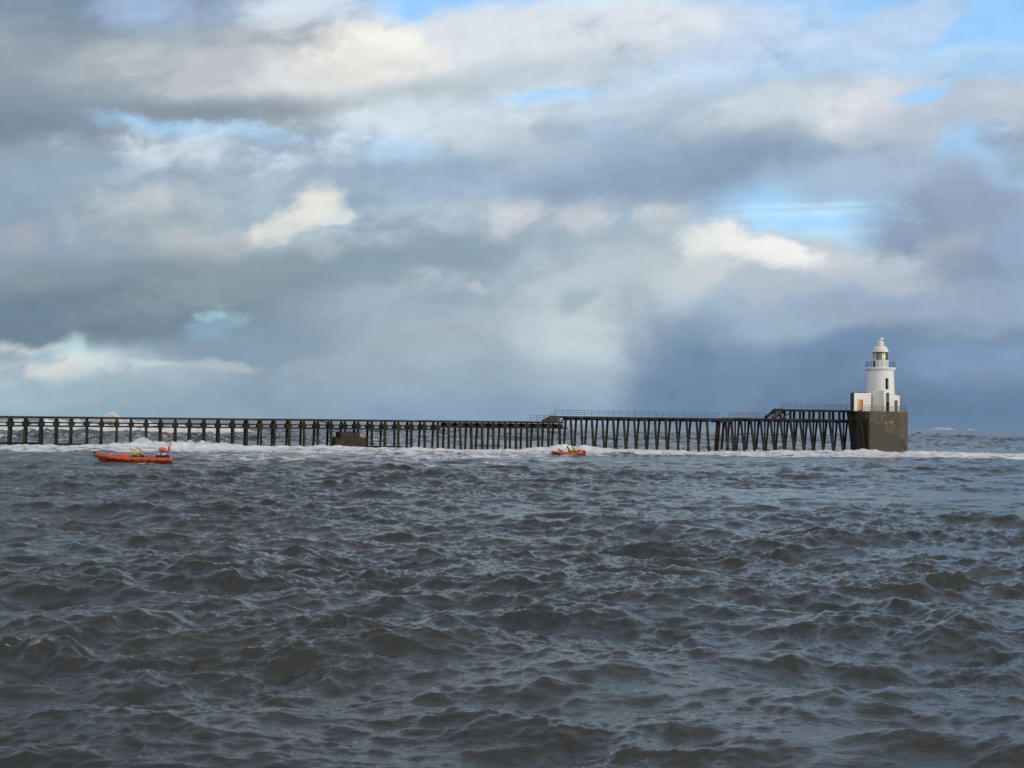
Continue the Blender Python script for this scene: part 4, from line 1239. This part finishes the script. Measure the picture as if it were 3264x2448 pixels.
def person(label, seat, fwd, suit, helmet, vest, lean=.35, crouch=0.0, group=None, reach=.35, turn=0.0):
    """a crew member astride a seat, leaning forward with both hands ahead"""
    fwd = Vector(fwd).normalized(); rt = Vector((fwd.y, -fwd.x, 0)); up = Vector((0, 0, 1))
    S_ = Vector(seat)
    t = thing('person', label, 'person', tuple(S_), group)
    K = 1.16                      # drysuit and boots make them bulky
    def p3(f, r, h): return S_ + (fwd * f + rt * r + up * h) * K
    ct, sn = math.cos(lean), math.sin(lean)
    def tor(h, f=0, r=0): return p3(sn * h + f * ct, r, .12 + ct * h - f * sn)
    V, E, Q = [], [], []
    def v(p, r, par=None):
        V.append(p); Q.append(r)
        if par is not None: E.append((par, len(V) - 1))
        return len(V) - 1
    pel = v(p3(0, 0, .12), (.16, .13)); sp_ = v(tor(.22), (.14, .11), pel); chst = v(tor(.42), (.17, .12), sp_); nk = v(tor(.55), .06, chst)
    hd0 = v(tor(.63, .02), (.075, .08), nk); hd1 = v(tor(.72, .03), (.085, .10), hd0); hd2 = v(tor(.80, .02), (.06, .07), hd1)
    nose = v(tor(.705, .135), .014, hd1)
    arms = {}
    for sg in (-1, 1):
        sh = v(tor(.46, 0, sg * .20), .065, chst)
        el = v(tor(.26, .16, sg * .27), .048, sh)
        wr_ = v(tor(.24, reach, sg * .18), .032, el)
        arms[sg] = (V[sh], V[el], V[wr_])
        d = (V[wr_] - V[el]).normalized()
        pl = v(V[wr_] + d * .07, (.042, .02), wr_)
        for k, (o_, ln) in enumerate(((-.030, .060), (-.010, .072), (.011, .067), (.031, .052))):
            b_ = v(V[pl] + d * .045 + rt * o_, .0095, pl); m_ = v(V[b_] + d * ln * .5 - up * .010, .0088, b_); v(V[m_] + d * ln * .3 - up * .03, .0075, m_)
        b_ = v(V[wr_] + d * .04 - rt * sg * .045 - up * .01, .011, pl); v(V[b_] + d * .04 - up * .015, .009, b_)
    legs = {}
    for sg in (-1, 1):
        hp = v(p3(.03, sg * .11, .06), .095, pel); kn = v(p3(.40 - crouch * .1, sg * .25, .02 + crouch * .12), .065, hp)
        an = v(p3(.10, sg * .28, -.40 + crouch * .15), .045, kn); v(p3(.28, sg * .29, -.44 + crouch * .15), .035, an)
        legs[sg] = (V[hp], V[kn], V[an])
    skinned('body', V, E, Q, M['skin'], t)
    # clothing
    V2 = [p3(0, 0, .10), tor(.2), tor(.42), tor(.54)]; Q2 = [(.25, .21), (.25, .22), (.29, .24), (.12, .12)]; E2 = [(0, 1), (1, 2), (2, 3)]
    for sg in (-1, 1):
        a = arms[sg]; b0 = len(V2); V2 += [a[0], a[1], a[1].lerp(a[2], .9)]; Q2 += [.135, .105, .07]; E2 += [(2, b0), (b0, b0 + 1), (b0 + 1, b0 + 2)]
    skinned('jacket', V2, E2, Q2, suit, t)
    V3 = [p3(0, 0, .10)]; Q3 = [(.19, .15)]; E3 = []
    for sg in (-1, 1):
        a = legs[sg]; b0 = len(V3); V3 += [a[0], a[1], a[1].lerp(a[2], .95)]; Q3 += [.12, .085, .06]; E3 += [(0, b0), (b0, b0 + 1), (b0 + 1, b0 + 2)]
    skinned('trousers', V3, E3, Q3, M['black'], t)
    if vest is not None:
        skinned('life_vest', [tor(.20, .03), tor(.34, .05), tor(.47, .03)], [(0, 1), (1, 2)], [(.26, .25), (.30, .28), (.24, .22)], vest, t)
    hc = tor(.735, .0)
    mb = MB(); mb.ico(hc + up * .035, .175, 3, (1, 1, .92)); o = mb.build('helmet', helmet, t, smooth=True)
    bm = bmesh.new(); bm.from_mesh(o.data)
    lc = hc + up * .035 - S_
    bmesh.ops.delete(bm, geom=[f for f in bm.faces if (f.calc_center_median() - lc).dot(fwd) > .07 and (f.calc_center_median() - lc).z < .02], context='FACES'); bm.to_mesh(o.data); bm.free()
    return t

# --- the larger boat on the left
o1 = at(552, 1474, 152)
yaw1 = R(8)
rib, b3, sheer, fl = boat('rescue_boat', 'larger orange rigid inflatable boat with roll bar and mast, two crew aboard', (o1.x, o1.y, 0.24), yaw1, 8.05, 2.5, .27, .48, None, True)
top = sheer(.05) + .27
mb = MB(); mb.hexa([b3(4.7, -.35, fl), b3(5.55, -.30, fl), b3(5.55, .30, fl), b3(4.7, .35, fl)], [b3(4.75, -.35, top + .12), b3(5.45, -.30, top + .62), b3(5.45, .30, top + .62), b3(4.75, .35, top + .12)])
mb.build('console', M['cowl'], rib, bevel=.05)
mb = MB(); mb.hexa([b3(2.9, -.22, fl), b3(4.6, -.22, fl), b3(4.6, .22, fl), b3(2.9, .22, fl)], [b3(2.95, -.17, top + .02), b3(4.5, -.17, top + .02), b3(4.5, .17, top + .02), b3(2.95, .17, top + .02)])
mb.build('straddle_seat', M['black'], rib, bevel=.05)
for v_ in (-.42, .42):
    mb = MB(); mb.hexa([b3(.42, v_ - .2, .05), b3(.92, v_ - .2, .05), b3(.92, v_ + .2, .05), b3(.42, v_ + .2, .05)], [b3(.5, v_ - .17, top + .24), b3(.9, v_ - .17, top + .30), b3(.9, v_ + .17, top + .30), b3(.5, v_ + .17, top + .24)])
    mb.build('outboard_engine', M['black'], rib, bevel=.05)
mb = MB()
mb.tube([b3(1.5, .8, fl), b3(1.25, .72, top + .35), b3(1.15, .5, top + .62), b3(1.15, -.5, top + .62), b3(1.25, -.72, top + .35), b3(1.5, -.8, fl)], .045, 8)
mb.build('roll_bar', M['black'], rib)
mb = MB(); mb.bar(b3(.7, .5, top + .34), b3(1.6, .5, top + .34), .14, .08, Vector((0, 0, 1))); mb.build('equipment_rail', M['whitep'], rib)
mb = MB(); mb.ico(b3(1.15, 0, top + .82), .36, 3, (1.05, 1.25, .72)); mb.build('airbag', M['cowl'], rib, smooth=True)
mb = MB(); mb.hexa([b3(.9, -.45, fl), b3(1.8, -.45, fl), b3(1.8, .45, fl), b3(.9, .45, fl)], [b3(1.0, -.42, top + .16), b3(1.8, -.42, top + .22), b3(1.8, .42, top + .22), b3(1.0, .42, top + .16)]); mb.build('stern_locker', M['black'], rib, bevel=.04)
mb = MB(); mb.tube([b3(.47, .1, top + .55), b3(.47, .1, top + .62), b3(.43, .1, top + 1.1), b3(.42, .1, top + 1.18)], [.10, .16, .15, .08], 12); mb.build('float_canister', M['cowl'], rib, smooth=True)
mb = MB(); mb.tube([b3(.95, .1, top + .6), b3(.62, .1, top + .62), b3(.47, .1, top + .6)], .04, 6); mb.build('bracket', M['black'], rib)
mb = MB(); mb.tube([b3(.45, .1, top + 1.15), b3(.26, .1, top + 1.6), b3(.14, .1, top + 1.86)], .035, 6); mst = mb.build('mast', M['dark_steel'], rib)
mst['_base'] = tuple(rib.location)
mb = MB(); mb.ico(b3(.12, .1, top + 1.88), .09, 2); o = mb.build('mast_light', M['black'], None, origin=tuple(rib.location)); o.location = (0, 0, 0); o.parent = mst
mb = MB(); mb.ico(b3(8.2, 0, sheer(1) + .25), .16, 2, (1.3, 1.5, .5)); mb.build('bow_pad', M['black'], rib, smooth=True)
mb = MB()
for k in range(7):
    w_ = .055 if k % 3 else .03
    u0 = 7.35 - k * .105
    mb.add([b3(u0, .33 + k * .045 + .16, .28 - k * .028), b3(u0 - .075, .33 + k * .045 + .18, .26 - k * .028), b3(u0 - .075, .33 + k * .045 + .19, .35 - k * .028), b3(u0, .33 + k * .045 + .17, .37 - k * .028)], [(0, 1, 2, 3)])
f1 = Vector((-math.cos(yaw1), -math.sin(yaw1), 0))
person('person in a bright yellow suit and white helmet at the helm of the larger boat', b3(3.95, .02, top + .0), f1, M['yellow'], M['whitep'], None, lean=.5, reach=.42)
person('person in a dark orange life vest sitting behind the yellow suited helmsman', b3(3.2, .02, top + .0), f1, M['ochre'], M['whitep'], M['redvest'], lean=.42, reach=.34)

# --- the smaller boat in the middle
o2 = at(1861, 1449, 222)
yaw2 = R(14)
dng, c3, sheer2, fl2 = boat('inshore_boat', 'small low orange inflatable boat with three crouching crew, in front of the raised jetty', (o2.x, o2.y, 0.08), yaw2, 5.1, 2.0, .25, .16, None, False)
top2 = sheer2(.05) + .25
mb = MB(); mb.hexa([c3(-.30, -.24, .1), c3(.25, -.26, .1), c3(.25, .26, .1), c3(-.30, .24, .1)], [c3(-.22, -.2, top2 + .20), c3(.2, -.24, top2 + .28), c3(.2, .24, top2 + .28), c3(-.22, .2, top2 + .20)]); mb.build('outboard_engine', M['black'], dng, bevel=.05)
mb = MB(); mb.hexa([c3(.3, -.5, top2 - .12), c3(.98, -.5, top2 - .12), c3(.98, .62, top2 - .12), c3(.3, .62, top2 - .12)], [c3(.36, -.45, top2 + .38), c3(.9, -.45, top2 + .44), c3(.9, .58, top2 + .44), c3(.36, .58, top2 + .38)]); mb.build('fuel_bag', M['cowl'], dng, bevel=.08)
f2 = Vector((-math.cos(yaw2), -math.sin(yaw2), 0))
person('person in a mustard suit crouching nearest the engine of the small boat', c3(1.35, .15, top2 - .02), f2, M['ochre'], M['yellow'], M['yellow'], lean=.75, crouch=1, reach=.3)
person('person in a mustard suit with dark helmet crouching amidships in the small boat', c3(2.15, .25, top2 - .02), f2, M['ochre'], M['darkwall'], M['ochre'], lean=.8, crouch=1, reach=.3)
person('person in a grey green suit lying low at the bow of the small boat', c3(3.35, .05, top2 - .18), f2, M['greensuit'], M['greensuit'], None, lean=1.15, crouch=1, reach=.3)

# --- red can buoy beyond the pier
bp_ = at(540, 1394, 314.5)
buoy = thing('buoy', 'small red can buoy on the waves beyond the low pier', 'buoy', (bp_.x, bp_.y, bp_.z - .1))
mb = MB(); mb.lathe([(.30, -.5), (.44, -.35), (.44, .5), (.40, .56), (.1, .6)], 20, (bp_.x, bp_.y, bp_.z)); mb.build('float', M['buoyred'], buoy, smooth=False)
mb = MB(); mb.tube([bp_ + Vector((0, 0, .6)), bp_ + Vector((0, 0, .82))], .05, 6); mb.build('top_post', M['buoyred'], buoy)

# --- two gulls over the sea
def gull(label, p, bank, flap):
    t = thing('gull', label, 'bird', tuple(p), 'gulls over the sea')
    p = Vector(p)
    mb = MB(); mb.tube([p + Vector((-.26, 0, .02)), p + Vector((-.12, 0, .0)), p + Vector((.08, 0, .01)), p + Vector((.2, 0, .05)), p + Vector((.27, 0, .05))], [.02, .075, .085, .05, .012], 8); mb.build('body', M['gull'], t, smooth=True)
    for sg in (-1, 1):
        mb = MB()
        r_ = Vector((0, sg * math.cos(bank), sg * math.sin(bank)))
        pts = [(0, .03, .16), (.28, .03 + flap * .6, .15), (.6, .03 + flap * .3, .04)]
        vs = []
        for d, z, w in pts:
            for xx, zz_ in ((w / 2, .008), (-w / 2, .0), (-w / 2, -.01), (w / 2, -.008)): vs.append(p + r_ * d + Vector((xx - d * .12, 0, z + zz_)))
        fs = []
        for i in range(2):
            for k in range(4): fs.append((i * 4 + k, i * 4 + (k + 1) % 4, i * 4 + 4 + (k + 1) % 4, i * 4 + 4 + k))
        fs += [(3, 2, 1, 0), (8, 9, 10, 11)]
        mb.add(vs, fs); mb.build('wing', M['gull'], t)
gull('dark gull flying higher, above the pale strip of cloud on the left', at(582, 1136, 640), .1, .25)
gull('dark gull flying lower, nearer the pier deck, banking', at(743, 1242, 720), .6, .35)

# --- spray thrown up by the breakers: drops beyond counting
M['spray'] = mottled('sea_spray', (.82, .83, .84), (.90, .90, .90), 2, .9, .05)
def spray(label, centres, seed):
    rs = random.Random(seed)
    mb = MB()
    for (c, w, dpt, h, n) in centres:
        for i in range(n):
            a = rs.gauss(0, .42)
            hh = (1 - min(1, abs(a)) ** 1.5) * h * rs.random() ** .8
            r = rs.uniform(.02, .06) * (1.3 - .8 * hh / h) * (1.5 if w > 3.5 and h > 2 else 1)
            p = Vector(c) + Vector((a * w, rs.gauss(0, .4) * dpt, hh))
            mb.add([p + Vector((r, 0, 0)), p + Vector((0, r, 0)), p + Vector((-r, 0, 0)), p + Vector((0, -r, 0)), p + Vector((0, 0, r)), p + Vector((0, 0, -r))],
                   [(0, 1, 4), (1, 2, 4), (2, 3, 4), (3, 0, 4), (1, 0, 5), (2, 1, 5), (3, 2, 5), (0, 3, 5)])
    o = mb.build('sea_spray', M['spray'], None, origin=tuple(centres[0][0]))
    tag(o, label, 'spray', kind='stuff')
    return o
pl = at(357, 1345, 450)
spray('cream plume of spray bursting above the low pier deck from a breaker behind it', [(pl, 3.6, 2.5, 3.4, 5200), (at(300, 1345, 455), 5, 2, 1.5, 2500), (at(400, 1345, 455), 4, 2, 1.3, 1800)], 1)
sp2 = q3(s_of(455), -5, .7)
spray('white splash of spray in front of the piles behind the larger boat', [(sp2, 2.0, 1.2, 1.2, 1500), (q3(s_of(602), -5, .5), 1.0, 1, 1.0, 700), (q3(s_of(430), -5, .4), 2.5, 1.2, .7, 900), (q3(s_of(520), -5, .4), 3, 1.2, .6, 900)], 2)
spray('white spray blown off a crest on the right horizon', [(at(2995, 1370, 860), 6, 3, 1.7, 2600), (at(3020, 1370, 860), 5, 3, 1.5, 2200), (at(3093, 1372, 860), 3.0, 2, 1.2, 900)], 3)
spray('white spray around the pile feet behind the small boat', [(q3(s_of(1756), -4, .3), 1.2, 1, .9, 900), (q3(s_of(1835), -4, .3), 1.6, 1, .5, 700), (q3(s_of(1690), -4, .3), 2, 1, .45, 700), (q3(s_of(2745), -3.5, .2), 1.8, .8, .8, 800)], 4)
